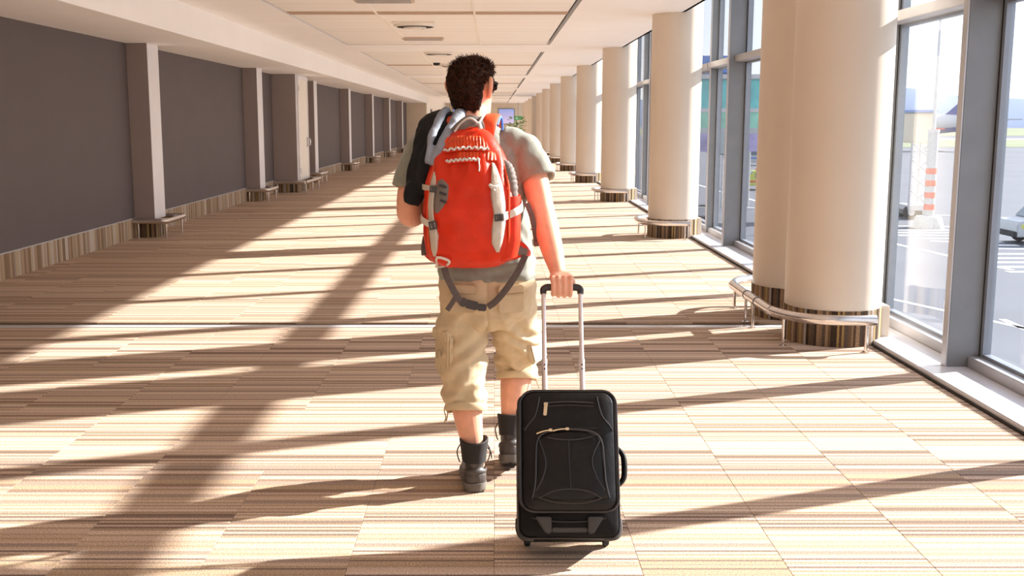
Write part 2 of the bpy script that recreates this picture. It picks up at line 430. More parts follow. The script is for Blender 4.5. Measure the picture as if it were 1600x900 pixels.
obj('dome', ellipsoid((-1.36, 26.0, ZC-.03), (.06, .06, .02), 16, 8), mt['dark'], sm)

# ================================================================== curtain wall
def window_unit(major):
    """one bay: mullion fin on its near side, transom, bottom rail, two panes"""
    y = 0.0; B = 1.605
    root = thing('window_1', (XG, 0, 0), kind='structure')
    xm = 2.735 if major else 2.845
    mu = obj('mullion', MB().box(xm, 3.0, -.035, .035, .03, ZT), mt['alu'], root, bevel=.004)
    obj('nosing', MB().box(xm-.006, xm+.002, -.033, .033, .03, ZT), mt['alu_l'], mu)
    for s in (-1, 1):
        obj('gasket', MB().box(2.925, 2.975, s*.036-.006, s*.036+.006, .10, ZT-.05), mt['gasket'], root, smooth=0)
    tr_ = obj('transom', MB().box(2.80, 2.99, .036, B-.036, 2.19, 2.262), mt['alu_l'], root, bevel=.003)
    obj('bottom_rail', MB().box(2.86, 3.0, .036, B-.036, .03, .10), mt['alu_l'], root, bevel=.004)
    obj('head_rail', MB().box(2.86, 3.0, .036, B-.036, ZT-.07, ZT), mt['alu'], root, bevel=.004)
    for (a, b_) in ((.10, 2.19), (2.262, ZT-.07)):
        obj('glass_pane', MB().box(XG-.004, XG+.004, .036, B-.036, a, b_), mt['glass'], root, smooth=0)
        fr_ = MB()
        fr_.box(XG-.03, XG+.02, .042, .075, a, b_); fr_.box(XG-.03, XG+.02, B-.075, B-.042, a, b_)
        fr_.box(XG-.03, XG+.02, .075, B-.075, a, a+.02); fr_.box(XG-.03, XG+.02, .075, B-.075, b_-.02, b_)
        obj('pane_frame', fr_, mt['pframe'], root, smooth=0)
    obj('sill', MB().box(XS, 2.86, 0, B, -.10, .035), mt['sill'], root, bevel=.006)
    return root
wus = [window_unit(True), window_unit(False)]
ys = [6.40+1.605*k for k in range(-9, 47)]
for i, y in enumerate(ys):
    maj = round((y-6.40)/1.605) % 2
    c = dup(wus[maj], (XG, y, 0)) if i > 1 else wus[maj]
    c.location.y = y; c.name = 'window_%d' % (i+1)
tr1 = obj('trim_1', MB().box(XS-.0, 3.1, Y0, YE, -.22, -.10), mt['alu'], loc=(2.8, 20, -.1), smooth=0); tag(tr1, kind='structure')

# ================================================================== round columns + bumper rails, window side
CXc, CR = 2.36, .325
def column(y, lab):
    t_ = thing('round_column', (CXc, y, 0), lab, 'column', 'round columns along the windows')
    rr_ = [[(CXc+r*math.cos(2*math.pi*k/64), y+r*math.sin(2*math.pi*k/64), z) for k in range(64)] for r, z in ((CR, .243), (CR, ZT))]
    obj('shaft', MB().loft(rr_), mt['cream'], t_)
    rr_ = [[(CXc+r*math.cos(2*math.pi*k/64), y+r*math.sin(2*math.pi*k/64), z) for k in range(64)] for r, z in ((CR+.006, 0.001), (CR+.006, .245))]
    obj('carpet_band', MB().loft(rr_), mt['base_ring'], t_)
    obj('plinth_block', MB().box(2.50, 2.72, y-.13, y+.13, .0, .25), mt['cream'], t_, bevel=.006)
    return t_
def rail_right(y0, y1, lab, joints=()):
    """U-shaped tube rail round a column, from the window side, open to the glass"""
    xl, xr, z, rx, ry = 1.90, 2.50, .215, .36, (.46 if y1-y0 > 1.5 else .38)
    t_ = thing('bumper_rail', (xl, (y0+y1)/2, 0), lab, 'rail', 'steel bumper rails at the column feet')
    pts = [(xr, y0, z), (xl+rx+.10, y0, z)]
    for a in np.linspace(0, 90, 9): pts.append((xl+rx-rx*math.sin(R(a)), y0+ry-ry*math.cos(R(a)), z))
    for a in np.linspace(0, 90, 9): pts.append((xl+rx-rx*math.cos(R(a)), y1-ry+ry*math.sin(R(a)), z))
    pts += [(xl+rx+.10, y1, z), (xr, y1, z)]
    obj('rail_tube', MB().tube(pts, .034, 16, 2), mt['steel'], t_)
    for p in ((2.44, y0), (xl+rx-rx*.85, y0+ry-ry*.527), (xl, (y0+y1)/2-.1), (xl, (y0+y1)/2+.13), (xl+rx-rx*.85, y1-ry+ry*.527), (2.44, y1)):
        if y1-y0 < 1.5 and p[0] == xl: continue
        f = obj('foot', MB().cyl((p[0], p[1], 0.004), (p[0], p[1], z-.02), .011, 10), mt['steel'], t_)
        obj('floor_plate', MB().cyl((p[0], p[1], 0.001), (p[0], p[1], .006), .024, 14), mt['steel'], f)
    for jy in joints:
        obj('joint_collar', MB().cyl((xl, jy-.008, z), (xl, jy+.008, z), .0375, 18), mt['alu'], t_)
    return t_
ORD = ['first','second','third','fourth','fifth','sixth','seventh','eighth','ninth','tenth','eleventh','twelfth','thirteenth']
column(7.415, 'large round cream column nearest the camera, at right, in front of its twin')
column(8.36, 'round cream column half hidden right behind the nearest one')
rail_right(6.93, 8.85, 'long steel bumper rail wrapping both nearest cream columns', (7.66, 7.98))
ccy = [14.21+PITCH*k for k in range(11)]
c0 = column(ccy[0], 'round cream column standing alone, next beyond the nearest pair')
r0 = rail_right(ccy[0]-.5, ccy[0]+.5, 'steel bumper rail round the foot of the column next beyond the nearest pair')
for k, y in enumerate(ccy[1:]):
    dup(c0, (CXc, y, 0), label='round cream column, %s beyond the nearest pair along the windows' % ORD[k+1])
    dup(r0, (1.90, y, 0), label='steel bumper rail at the foot of the %s column beyond the nearest pair' % ORD[k+1])

# ================================================================== square pilasters, left
def pilaster(y, lab, x1=-4.43, dep=.46, name='square_pilaster', cat='pilaster'):
    t_ = thing(name, (XL, y, 0), lab, cat, 'pilasters along the dark wall' if cat == 'pilaster' else None)
    obj('shaft', MB().box(XL, x1-.006, y, y+dep, .235, ZS), mt['pil'], t_, bevel=.003)
    obj('face_panel', MB().box(x1-.006, x1, y+.004, y+dep-.004, .238, ZS), mt['lgrey'], t_, bevel=.002)
    obj('carpet_band', MB().box(XL, x1+.004, y-.004, y+dep+.004, .001, .235), mt['base_box'], t_, smooth=0)
    return t_
def rail_left(y0, y1, x1, lab):
    z = .225
    t_ = thing('bumper_rail', (XL, (y0+y1)/2, 0), lab, 'rail', 'steel bumper rails at the pilaster feet')
    rc = .07
    pts = [(XL+.02, y0, z), (x1-rc, y0, z), (x1-rc*.3, y0+rc*.3, z), (x1, y0+rc, z), (x1, y1-rc, z), (x1-rc*.3, y1-rc*.3, z), (x1-rc, y1, z), (XL+.02, y1, z)]
    obj('rail_tube', MB().tube(pts, .034, 14, 3, flat=(1.1, .9)), mt['steel'], t_)
    fx = [(XL+.09, y0), (x1-.02, y0+.03), (x1-.02, y1-.05)]
    if y1-y0 > 1.2: fx.append((x1-.02, (y0+y1)/2))
    for p in fx:
        f = obj('foot', MB().cyl((p[0], p[1], .004), (p[0], p[1], z), .011, 10), mt['steel'], t_)
        obj('floor_plate', MB().cyl((p[0], p[1], .001), (p[0], p[1], .006), .022, 12), mt['steel'], f)
    return t_
py = [14.05+PITCH*k for k in range(7)]
p0 = pilaster(py[0], 'light grey square pilaster nearest the camera on the dark left wall')
l0 = rail_left(py[0]-.13, py[0]+.66, -4.24, 'steel bumper rail round the foot of the nearest grey pilaster')
for k, y in enumerate(py[1:]):
    dup(p0, (XL, y, 0), label='light grey square pilaster, %s from the camera on the left wall' % ORD[k+1])
    dup(l0, (XL, y+.265, 0), label='steel bumper rail at the foot of the %s pilaster on the left' % ORD[k+1])
cb = pilaster(23.1, 'deep grey service cupboard with an ivory door, between second and third pilasters', -4.19, 1.35, 'service_cupboard', 'cupboard')
d = obj('door', MB().box(-4.19, -4.165, 23.27, 24.33, .27, 2.40), mt['door'], cb, bevel=.005)
fr_ = MB().box(-4.19, -4.155, 23.2, 23.27, .25, 2.46); fr_.box(-4.19, -4.155, 24.33, 24.4, .25, 2.46); fr_.box(-4.19, -4.155, 23.27, 24.33, 2.40, 2.46)
obj('door_frame', fr_, mt['lgrey'], cb, bevel=.004)
obj('handle', MB().tube([(-4.165, 24.22, 1.12), (-4.10, 24.22, 1.12), (-4.10, 24.22, .98), (-4.165, 24.22, .98)], .012, 8, 2), mt['steel'], d)
obj('lock_plate', MB().box(-4.165, -4.158, 24.15, 24.29, .94, 1.16), mt['alu_l'], d, bevel=.003)
for z in (.45, 2.2): obj('hinge', MB().cyl((-4.16, 23.27, z-.06), (-4.16, 23.27, z+.06), .012, 8), mt['alu'], d)
rail_left(22.95, 24.7, -3.98, 'long steel bumper rail round the foot of the service cupboard')

# ================================================================== far end of the corridor
def screen(x0, x1, z0, z1, lab, col, y=YE):
    t_ = thing('wall_screen', ((x0+x1)/2, y, z0), lab, 'screen')
    obj('bezel', MB().box(x0-.05, x1+.05, y-.08, y-.002, z0-.05, z1+.05), mt['alu'], t_, bevel=.01)
    m, t, b, out = node_mat('screen_picture'); b.inputs['Roughness'].default_value = .3
    co = t.nodes.new('ShaderNodeTexCoord'); sp_ = t.nodes.new('ShaderNodeSeparateXYZ'); t.links.new(co.outputs['Generated'], sp_.inputs[0])
    rr = t.nodes.new('ShaderNodeValToRGB'); rr.color_ramp.elements[0].color = (*col[0], 1); rr.color_ramp.elements[1].color = (*col[1], 1)
    t.links.new(sp_.outputs[2], rr.inputs[0]); t.links.new(rr.outputs[0], b.inputs['Base Color'])
    t.links.new(rr.outputs[0], b.inputs['Emission Color']); b.inputs['Emission Strength'].default_value = .45
    obj('picture', MB().box(x0, x1, y-.09, y-.08, z0, z1), m, t_, smooth=0)
screen(.35, 1.48, 1.35, 2.42, 'purple and blue advertising screen on the far end wall, right of the head', ((.55,.45,.66), (.22,.30,.62)))
screen(-3.05, -2.0, 1.35, 2.42, 'blue advertising screen on the far end wall, left of the neck', ((.45,.5,.75), (.16,.26,.60)))
m, t, b, out = node_mat('exit_green'); b.inputs['Base Color'].default_value = (.02,.25,.10,1); b.inputs['Emission Color'].default_value = (.03,.4,.15,1); b.inputs['Emission Strength'].default_value = .3
mt['exit'] = m
mt['leaf'] = pmat('leaf', (.16,.30,.06), .5, var=.4, scale=9)
mt['bark'] = pmat('stem_brown', (.16,.10,.06), .8)
mt['pot'] = pmat('grey_pot', (.30,.28,.26), .6)
mt['signwhite'] = pmat('sign_white', (.8,.82,.8), .6)
def exit_sign(x, z, lab, y=YE-3):
    t_ = thing('exit_sign', (x, y, z), lab, 'sign', 'green exit signs')
    obj('panel', MB().box(x-.28, x+.28, y-.03, y+.03, z, z+.26), mt['exit'], t_, bevel=.005)
    obj('hanger', MB().cyl((x, y, z+.26), (x, y, ZC), .012, 8), mt['alu'], t_)
    a = MB().prism([(x-.22, z+.10), (x-.10, z+.10), (x-.10, z+.05), (x+.0, z+.13), (x-.10, z+.21), (x-.10, z+.16), (x-.22, z+.16)], y-.036, y-.03, 'y')
    obj('arrow', a, mt['signwhite'], t_, smooth=0)
    fg = ellipsoid((x+.13, y-.033, z+.205), (.025, .004, .025), 10, 6); fg.tube([(x+.13, y-.033, z+.18), (x+.14, y-.033, z+.11), (x+.10, y-.033, z+.04)], .012, 6, 1); fg.tube([(x+.14, y-.033, z+.11), (x+.19, y-.033, z+.05)], .012, 6, 1); fg.tube([(x+.08, y-.033, z+.15), (x+.2, y-.033, z+.15)], .01, 6, 1)
    obj('running_figure', fg, mt['signwhite'], t_)
exit_sign(1.72, 1.62, 'small green exit sign near the far plant')
exit_sign(-3.2, 1.62, 'small green exit sign left of the neck')
pt = thing('potted_plant', (1.25, 60, 0), 'leafy green potted plant far away, showing above the right shoulder', 'plant')
obj('pot', MB().loft([ring(1.25, 60, z, r, r, 20, 2) for z, r in ((.001,.17),(.02,.19),(.42,.25),(.45,.27),(.47,.26),(.44,.22))]), mt['pot'], pt)
obj('stem', MB().tube([(1.25,60,.4),(1.27,60.02,.9),(1.24,60,1.5)], [.03,.022,.012], 8), mt['bark'], pt)
lf = MB()
for i in range(150):
    a = random.uniform(0, 6.28); h = random.uniform(.85, 1.72); r = random.uniform(.08, .42)*(1.1-abs(h-1.35)*.9)
    p = Vector((1.25+r*math.cos(a), 60+r*math.sin(a), h)); d = Vector((math.cos(a), math.sin(a), random.uniform(-.4, .8))).normalized(); q = d.cross(Vector((0,0,1))).normalized()*.05
    L = random.uniform(.16, .26); up = Vector((0,0,.03))
    lf.add([p, p+d*L*.5+q+up, p+d*L, p+d*L*.5-q+up, p+d*L*.5-up*.2], [(0,1,4),(1,2,4),(2,3,4),(3,0,4)])
obj('foliage', lf, mt['leaf'], pt, smooth=0)

# ================================================================== outdoors: apron and what stands on it
GZ = -4.0
mt['apron'] = pmat('apron_concrete', (.105,.112,.135), .85, var=.12, scale=.12)
mt['grass'] = pmat('airfield_grass', (.17,.19,.10), .95, var=.2, scale=.05)
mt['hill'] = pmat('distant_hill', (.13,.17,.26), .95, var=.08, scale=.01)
mt['paint'] = pmat('road_paint', (.60,.60,.60), .7)
mt['red'] = pmat('red_paint', (.62,.10,.06), .5)
mt['yellow'] = pmat('yellow_green_paint', (.52,.55,.10), .5)
mt['vanwhite'] = pmat('vehicle_white', (.42,.44,.46), .35)
mt['vblue'] = pmat('vehicle_blue', (.10,.20,.50), .4)
mt['tyre'] = pmat('tyre', (.02,.02,.022), .8)
mt['vglass'] = pmat('vehicle_glass', (.10,.14,.18), .1)
mt['teal'] = pmat('teal_glazing', (.12,.50,.50), .25, var=.25, scale=1.2)
mt['tgreen'] = pmat('green_glazing', (.25,.58,.45), .25, var=.2, scale=1.2)
mt['navy'] = pmat('airline_navy', (.03,.07,.26), .4)
mt['purple'] = pmat('purple_banner', (.45,.36,.62), .6, var=.2, scale=2)
mt['conc'] = pmat('mast_concrete', (.50,.50,.48), .85)
gr = obj('ground', MB().box(3.2, 700, -60, 1500, GZ-.5, GZ), mt['apron'], loc=(100, 100, GZ), smooth=0); tag(gr, kind='structure')
obj('grass_strip', MB().box(60, 700, 235, 330, GZ, GZ+.06), mt['grass'], gr, smooth=0)
obj('grass_strip', MB().box(60, 700, 420, 900, GZ, GZ+.06), mt['grass'], gr, smooth=0)
obj('runway_strip', MB().box(60, 700, 330.1, 352, GZ, GZ+.05), mt['conc'], gr, smooth=0)
def mark(pts, w):
    (xa, ya), (xb, yb) = pts; d = Vector((xb-xa, yb-ya, 0)).normalized(); n = Vector((-d.y, d.x, 0))*w/2
    P = [Vector((xa, ya, 0))+n, Vector((xb, yb, 0))+n, Vector((xb, yb, 0))-n, Vector((xa, ya, 0))-n]
    obj('painted_line', MB().prism([(p.x, p.y) for p in P], GZ, GZ+.008), mt['paint'], gr, smooth=0)
mark(((18.2, 49.0), (19.4, 40.0)), .28); mark(((12.2, 34), (15.2, 26)), .22); mark(((17, 58), (30, 56)), .35)
mark(((14.3, 29.8), (14.0, 24)), .22); mark(((17.8, 100), (18.5, 70)), .3); mark(((21, 84), (17, 66)), .3); mark(((16, 70), (30, 62)), .3)
for k in range(7): mark(((19.2+k*.28, 55.2-k*1.35), (23.3+k*.05, 54.9-k*1.35)), .5)
for k in range(5): mark(((20.4-k*.35, 44.9-k*1.35), (23.2-k*.3, 44.9-k*1.35)), .45)
# hills
hm = MB(); hp = []
for i in range(61):
    u = i/60; hp.append((u*900+100, 11+9*math.sin(u*6)+6*math.sin(u*17+1)+3*math.sin(u*41)))
v = []; f = []
for i, (x, h) in enumerate(hp):
    yb = 1300-(x-100)*.5; v += [(x, yb-120, GZ), (x, yb, GZ+h*1.6), (x, yb+150, GZ)]
    if i: a = (i-1)*3; f += [(a, a+3, a+4, a+1), (a+1, a+4, a+5, a+2)]
hm.add(v, f)
tag(obj('hills', hm, mt['hill'], loc=(300, 1200, GZ)), kind='structure')
# light mast with red and white foot
mx_, my_ = 22.7, 56.2
ma = thing('apron_mast', (mx_, my_, GZ), 'tall thin apron mast with red and white banded foot on a concrete block', 'mast')
obj('concrete_block', MB().loft([ring(mx_, my_, GZ+z, r, r, 20, 3) for z, r in ((.0,.75),(.55,.62),(.62,.55))]), mt['conc'], ma)
obj('tower', MB().cyl((mx_, my_, GZ+.6), (mx_, my_, GZ+5.0), .27, 18), mt['vanwhite'], ma)
for k in range(4): obj('red_band', MB().cyl((mx_, my_, GZ+.95+k*.62), (mx_, my_, GZ+1.25+k*.62), .278, 18), mt['red'], ma)
obj('pole', MB().cyl((mx_, my_, GZ+5.0), (mx_, my_, GZ+13.5), .09, 12, .05), mt['alu_l'], ma)
obj('flange', MB().cyl((mx_, my_, GZ+4.95), (mx_, my_, GZ+5.1), .3, 18), mt['alu_l'], ma)
# vehicles
def wheel(parent, x, y, r=.36, w=.24, ax=(1, 0, 0)):
    A = Vector(ax); c = Vector((x, y, GZ+r))
    wv = obj('wheel', MB().cyl(c-A*w/2, c+A*w/2, r, 18), mt['tyre'], parent, bevel=.03)
    obj('hub', MB().cyl(c-A*(w/2+.01), c+A*(w/2+.01), r*.5, 12), mt['alu_l'], wv)
def vehicle(name, x, y, L, Wd, H, body, stripe, lab, cat, hood=.3, beacon=True):
    """length along x, front towards -x"""
    t_ = thing(name, (x, y, GZ), lab, cat)
    x0, x1 = x-L/2, x+L/2; c = GZ+.35
    prof = [(x0, c), (x1, c), (x1, GZ+H*.97), (x1-.12, GZ+H), (x0+L*hood+.35, GZ+H), (x0+L*hood*.75, GZ+H*.62), (x0+.1, GZ+H*.55), (x0, GZ+H*.45)]
    obj('body', MB().prism(prof, y-Wd/2, y+Wd/2, 'y'), body, t_, bevel=.05)
    obj('stripe', MB().box(x0+.2, x1-.05, y-Wd/2-.012, y+Wd/2+.012, GZ+H*.40, GZ+H*.50), stripe, t_, smooth=0)
    gw = (x1-.3-(x0+L*hood+.4))/2
    for k in range(2):
        gx = x0+L*hood+.4+k*gw
        obj('side_window', MB().box(gx, gx+gw-.12, y-Wd/2-.015, y+Wd/2+.015, GZ+H*.62, GZ+H*.88), mt['vglass'], t_, bevel=.01)
    obj('windscreen', MB().add([(x0+L*hood*.75+.02, y-Wd/2+.12, GZ+H*.65), (x0+L*hood*.75+.02, y+Wd/2-.12, GZ+H*.65), (x0+L*hood+.30, y+Wd/2-.16, GZ+H*.96), (x0+L*hood+.30, y-Wd/2+.16, GZ+H*.96),
        (x0+L*hood*.75-.02, y-Wd/2+.12, GZ+H*.66), (x0+L*hood*.75-.02, y+Wd/2-.12, GZ+H*.66), (x0+L*hood+.26, y+Wd/2-.16, GZ+H*.97), (x0+L*hood+.26, y-Wd/2+.16, GZ+H*.97)],
        [(0,1,2,3),(4,7,6,5),(0,4,5,1),(1,5,6,2),(2,6,7,3),(3,7,4,0)]), mt['vglass'], t_, smooth=0)
    for wx in (x0+L*.2, x1-L*.2):
        for wy in (y-Wd/2+.1, y+Wd/2-.1): wheel(t_, wx, wy, .36, .24, (0, 1, 0))
    if beacon: obj('light_bar', MB().box(x-.1, x+.2, y-Wd*.4, y+Wd*.4, GZ+H, GZ+H+.14), mt['red'], t_, bevel=.03)
    obj('bumper', MB().box(x0-.1, x0+.1, y-Wd/2+.05, y+Wd/2-.05, GZ+.35, GZ+.6), mt['tyre'], t_, bevel=.03)
vehicle('airport_car', 21.6, 88.5, 4.2, 1.8, 1.55, mt['yellow'], mt['red'], 'yellow and red airport car parked outside, seen between grey mullions', 'car')
vehicle('service_van', 33.2, 138, 5.2, 2.0, 2.1, mt['vanwhite'], mt['vblue'], 'white and blue service van far out on the apron', 'van', .14, False)
vehicle('airport_truck', 26.0, 49.2, 5.0, 1.9, 1.85, mt['vanwhite'], mt['yellow'], 'pale airport truck cut off by the right photo edge', 'truck', .2)
# jet bridge
jb = thing('jet_bridge', (14, 60, GZ), 'teal glazed jet bridge outside, seen between the grey mullions', 'jet bridge')
obj('floor_deck', MB().box(9.0, 21, 58.6, 62.2, .85, 1.15), mt['vanwhite'], jb, bevel=.03)
obj('roof', MB().box(8.9, 21.1, 58.5, 62.3, 3.75, 4.0), mt['alu_l'], jb, bevel=.03)
obj('upper_cab', MB().box(9.2, 13.4, 59.0, 62.0, 4.0, 5.0), mt['vblue'], jb, bevel=.1)
obj('mid_band', MB().box(9.0, 21, 58.65, 58.78, 2.0, 2.2), mt['alu_l'], jb, smooth=0)
for k in range(8):
    x0 = 9.05+k*1.49
    obj('glazing_panel', MB().box(x0, x0+1.42, 58.7, 58.76, 2.2, 3.75), mt['teal'], jb, smooth=0)
    obj('glazing_panel', MB().box(x0, x0+1.42, 58.7, 58.76, 1.15, 2.0), mt['tgreen'], jb, smooth=0)
    obj('frame_post', MB().box(x0-.05, x0+.02, 58.62, 58.8, 1.15, 3.75), mt['alu_l'], jb, smooth=0)
obj('rear_glazing', MB().box(9.05, 20.95, 62.0, 62.06, 1.15, 3.75), mt['teal'], jb, smooth=0)
for x in (11.0, 18.5):
    obj('support_leg', MB().cyl((x, 60.4, GZ), (x, 60.4, .9), .3, 16), mt['vanwhite'], jb)
    obj('bogie', MB().box(x-.9, x+.9, 59.8, 61, GZ+.3, GZ+.8), mt['alu_l'], jb, bevel=.05)
    for s in (-1, 1): wheel(jb, x+s*.7, 60.4, .45, .4, (0, 1, 0))
bn = thing('banner_board', (18.2, 70, GZ), 'pale purple board below the jet bridge outside', 'board')
obj('panel', MB().box(12.0, 21.5, 69.95, 70.05, -.4, 1.0), mt['purple'], bn, smooth=0)
for x in (12.3, 16.5, 21.2): obj('post', MB().cyl((x, 70.1, GZ), (x, 70.1, 1.0), .08, 10), mt['alu_l'], bn)
rs = thing('round_sign', (14.7, 69.5, GZ), 'round white sign with dark rim below the jet bridge', 'sign')
obj('disc', MB().cyl((14.7, 69.62, .25), (14.7, 69.56, .25), .8, 28), mt['vanwhite'], rs)
obj('rim', MB().tube([(14.7+.82*math.cos(a), 69.58, .25+.82*math.sin(a)) for a in np.linspace(0, 6.283, 32, endpoint=False)], .06, 8, 1, closed=True), mt['alu'], rs)
obj('post', MB().cyl((14.7, 69.72, GZ), (14.7, 69.72, .9), .06, 10), mt['alu_l'], rs)
# stairs truck: lattice frame near the mast
lt = thing('passenger_stairs', (24.3, 62, GZ), 'grey lattice passenger stairs left of the apron mast', 'stairs')
obj('cabin', MB().box(23.65, 24.7, 61.2, 63, GZ+4.3, GZ+6.0), mt['beige'], lt, bevel=.05)
obj('canopy', MB().box(23.55, 24.8, 61.0, 63.2, GZ+6.0, GZ+6.15), mt['vblue'], lt, bevel=.03)
obj('chassis', MB().box(23.5, 24.8, 61.1, 63.1, GZ+.5, GZ+.8), mt['alu_l'], lt, bevel=.03)
for x in (23.75, 24.55):
    for y in (61.4, 62.8): wheel(lt, x, y, .4, .3, (0, 1, 0))
for k in range(4):
    z = GZ+.8+k*.875
    for (xa, xb) in ((23.6, 24.7), (24.7, 23.6)):
        obj('brace', MB().cyl((xa, 61.3, z), (xb, 61.3, z+.875), .05, 8), mt['alu_l'], lt)
for x in (23.6, 24.7):
    for y in (61.3, 62.9): obj('upright', MB().cyl((x, y, GZ+.8), (x, y, GZ+4.3), .07, 8), mt['alu_l'], lt)
# airliner
ap = thing('airliner', (84, 205, GZ), 'white airliner with dark blue tail fin parked far out', 'airplane')
fz_ = GZ+4.9
fu = [((44, .3), (-.5)), ((46, 1.1), (-.2)), ((49, 1.75), 0), ((54, 2.0), 0), ((80, 2.0), 0), ((87, 1.6), .3), ((93, .9), .8), ((96.5, .35), 1.1)]
obj('fuselage', MB().loft([[(x, 205+r*math.cos(a), fz_+dz+r*math.sin(a)) for a in np.linspace(0, 6.283, 28, endpoint=False)] for (x, r), dz in fu]), mt['vanwhite'], ap)
obj('belly_stripe', MB().loft([[(x, 205+(r+.03)*math.cos(a), fz_+dz+(r+.03)*math.sin(a)) for a in np.linspace(R(205), R(335), 12)] for (x, r), dz in fu], cap=False), mt['navy'], ap)
obj('cheat_line', MB().box(50, 84, 202.94, 203.0, fz_-.85, fz_-.6), mt['red'], ap, smooth=0)
obj('tail_fin', MB().prism([(84.5, fz_+1.7), (90.8, fz_+7.2), (94.5, fz_+7.2), (93.5, fz_+1.4)], 204.85, 205.15, 'y'), mt['navy'], ap, bevel=.05)
for s in (-1, 1):
    obj('wing', MB().prism([(62, 205+s*1.5), (72, 205+s*1.5), (76, 205+s*16), (74, 205+s*16)], fz_-1.3, fz_-.9), mt['vanwhite'], ap, bevel=.1)
    obj('tailplane', MB().prism([(90, 205+s*.6), (94.5, 205+s*.6), (96.5, 205+s*6), (94.8, 205+s*6)], fz_+.9, fz_+1.1), mt['vanwhite'], ap, bevel=.05)
    obj('engine', MB().loft([[(x, 205+s*6+r*math.cos(a), fz_-2.2+r*math.sin(a)) for a in np.linspace(0, 6.283, 18, endpoint=False)] for x, r in ((61, .8), (61.4, 1.0), (64, 1.0), (66, .6))]), mt['vanwhite'], ap)
    for wx in (70,): wheel(ap, wx, 205+s*3, .6, .5, (0, 1, 0)); obj('gear_leg', MB().cyl((wx, 205+s*3, GZ+.5), (wx, 205+s*3, fz_-1), .15, 8), mt['alu_l'], ap)
wheel(ap, 50, 205, .5, .5, (0, 1, 0)); obj('gear_leg', MB().cyl((50, 205, GZ+.5), (50, 205, fz_-1.2), .12, 8), mt['alu_l'], ap)

# ================================================================== the traveller
mt['skin'] = pmat('skin', (.78,.40,.27), .5, var=.08, scale=25, bump=.15, bscale=300, sss=.15)
mt['hair'] = pmat('dark_brown_hair', (.045,.015,.0065), .42, spec=.25, var=.7, scale=90)
mt['shirt'] = pmat('grey_olive_jersey', (.255,.265,.225), .9, var=.08, scale=40, bump=.3, bscale=500, sheen=.2)
mt['khaki'] = pmat('khaki_cotton', (.60,.48,.31), .85, var=.06, scale=30, bump=.3, bscale=400)
mt['khaki_d'] = pmat('khaki_seam', (.46,.36,.22), .85, var=.06)
mt['boot'] = pmat('charcoal_boot_leather', (.055,.045,.042), .5, var=.3, scale=30, bump=.4, bscale=90)
mt['bootfab'] = pmat('black_boot_collar', (.015,.013,.014), .8)
mt['sole'] = pmat('boot_sole', (.14,.125,.11), .7, var=.2)
mt['lace'] = pmat('boot_lace', (.10,.08,.07), .8)
mt['lens'] = pmat('dark_lens', (.01,.01,.012), .08)
mt['eyew'] = pmat('eye_white', (.8,.78,.74), .2); mt['iris'] = pmat('eye_brown', (.06,.03,.015), .2)
mt['lip'] = pmat('lip', (.55,.22,.17), .45)

pe = thing('person', (-.03, 4.38, 0), 'person walking away in grey t-shirt, khaki shorts and boots, wearing a backpack', 'person')
# ---- body (one skin)
HC = Vector((-.088, 4.412, 1.632)); HY = R(-28)
HM = Matrix.Translation(HC) @ Matrix.Rotation(HY, 4, 'Z')
def head_parts():
    P = []
    #   z, half width, back, front
    prof = [(-.125,.030,-.000,.072),(-.112,.046,-.020,.088),(-.095,.056,-.040,.094),(-.07,.062,-.062,.094),(-.04,.068,-.078,.092),(-.01,.0725,-.088,.090),(.02,.0755,-.095,.092),(.05,.0755,-.097,.092),(.078,.068,-.090,.080),(.10,.052,-.070,.058),(.113,.030,-.042,.032),(.117,.012,-.02,.012)]
    rg = []
    for z, w, bk, ft in prof:
        cy = (bk+ft)/2; rg.append(ring(0, cy, z, w, (ft-bk)/2, 32, 2.25))
    P.append(MB().loft(rg).xf(HM))
    P.append(MB().tube([(0,.090,.022),(0,.104,-.004),(0,.114,-.022),(0,.094,-.034)], [.008,.011,.014,.008], 10).xf(HM))   # nose
    for s in (-1, 1):
        P.append(ellipsoid((0,0,0), (.014,.012,.010), 10, 8, HM.to_3x3().to_4x4()).xf(Matrix.Translation(HM @ Vector((s*.012,.098,-.030)))))   # nostrils
        P.append(ellipsoid((0,0,0), (.030,.012,.008), 12, 8, HM.to_3x3().to_4x4()).xf(Matrix.Translation(HM @ Vector((s*.032,.082,.032)))))   # brow
        ear = [(s*.074,.012,.030),(s*.089,-.010,.038),(s*.101,-.028,.026),(s*.099,-.028,.0),(s*.086,-.014,-.028),(s*.075,.004,-.036)]
        P.append(MB().tube(ear, [.007,.009,.010,.010,.009,.008], 8).xf(HM))
        P.append(MB().add(*(lambda e: (e.v, e.f))(ellipsoid((s*.083,-.010,.003), (.009,.017,.032), 10, 8))).xf(HM))
    P.append(ellipsoid((0,.082,-.100), (.026,.018,.018), 12, 8).xf(HM))
    return P
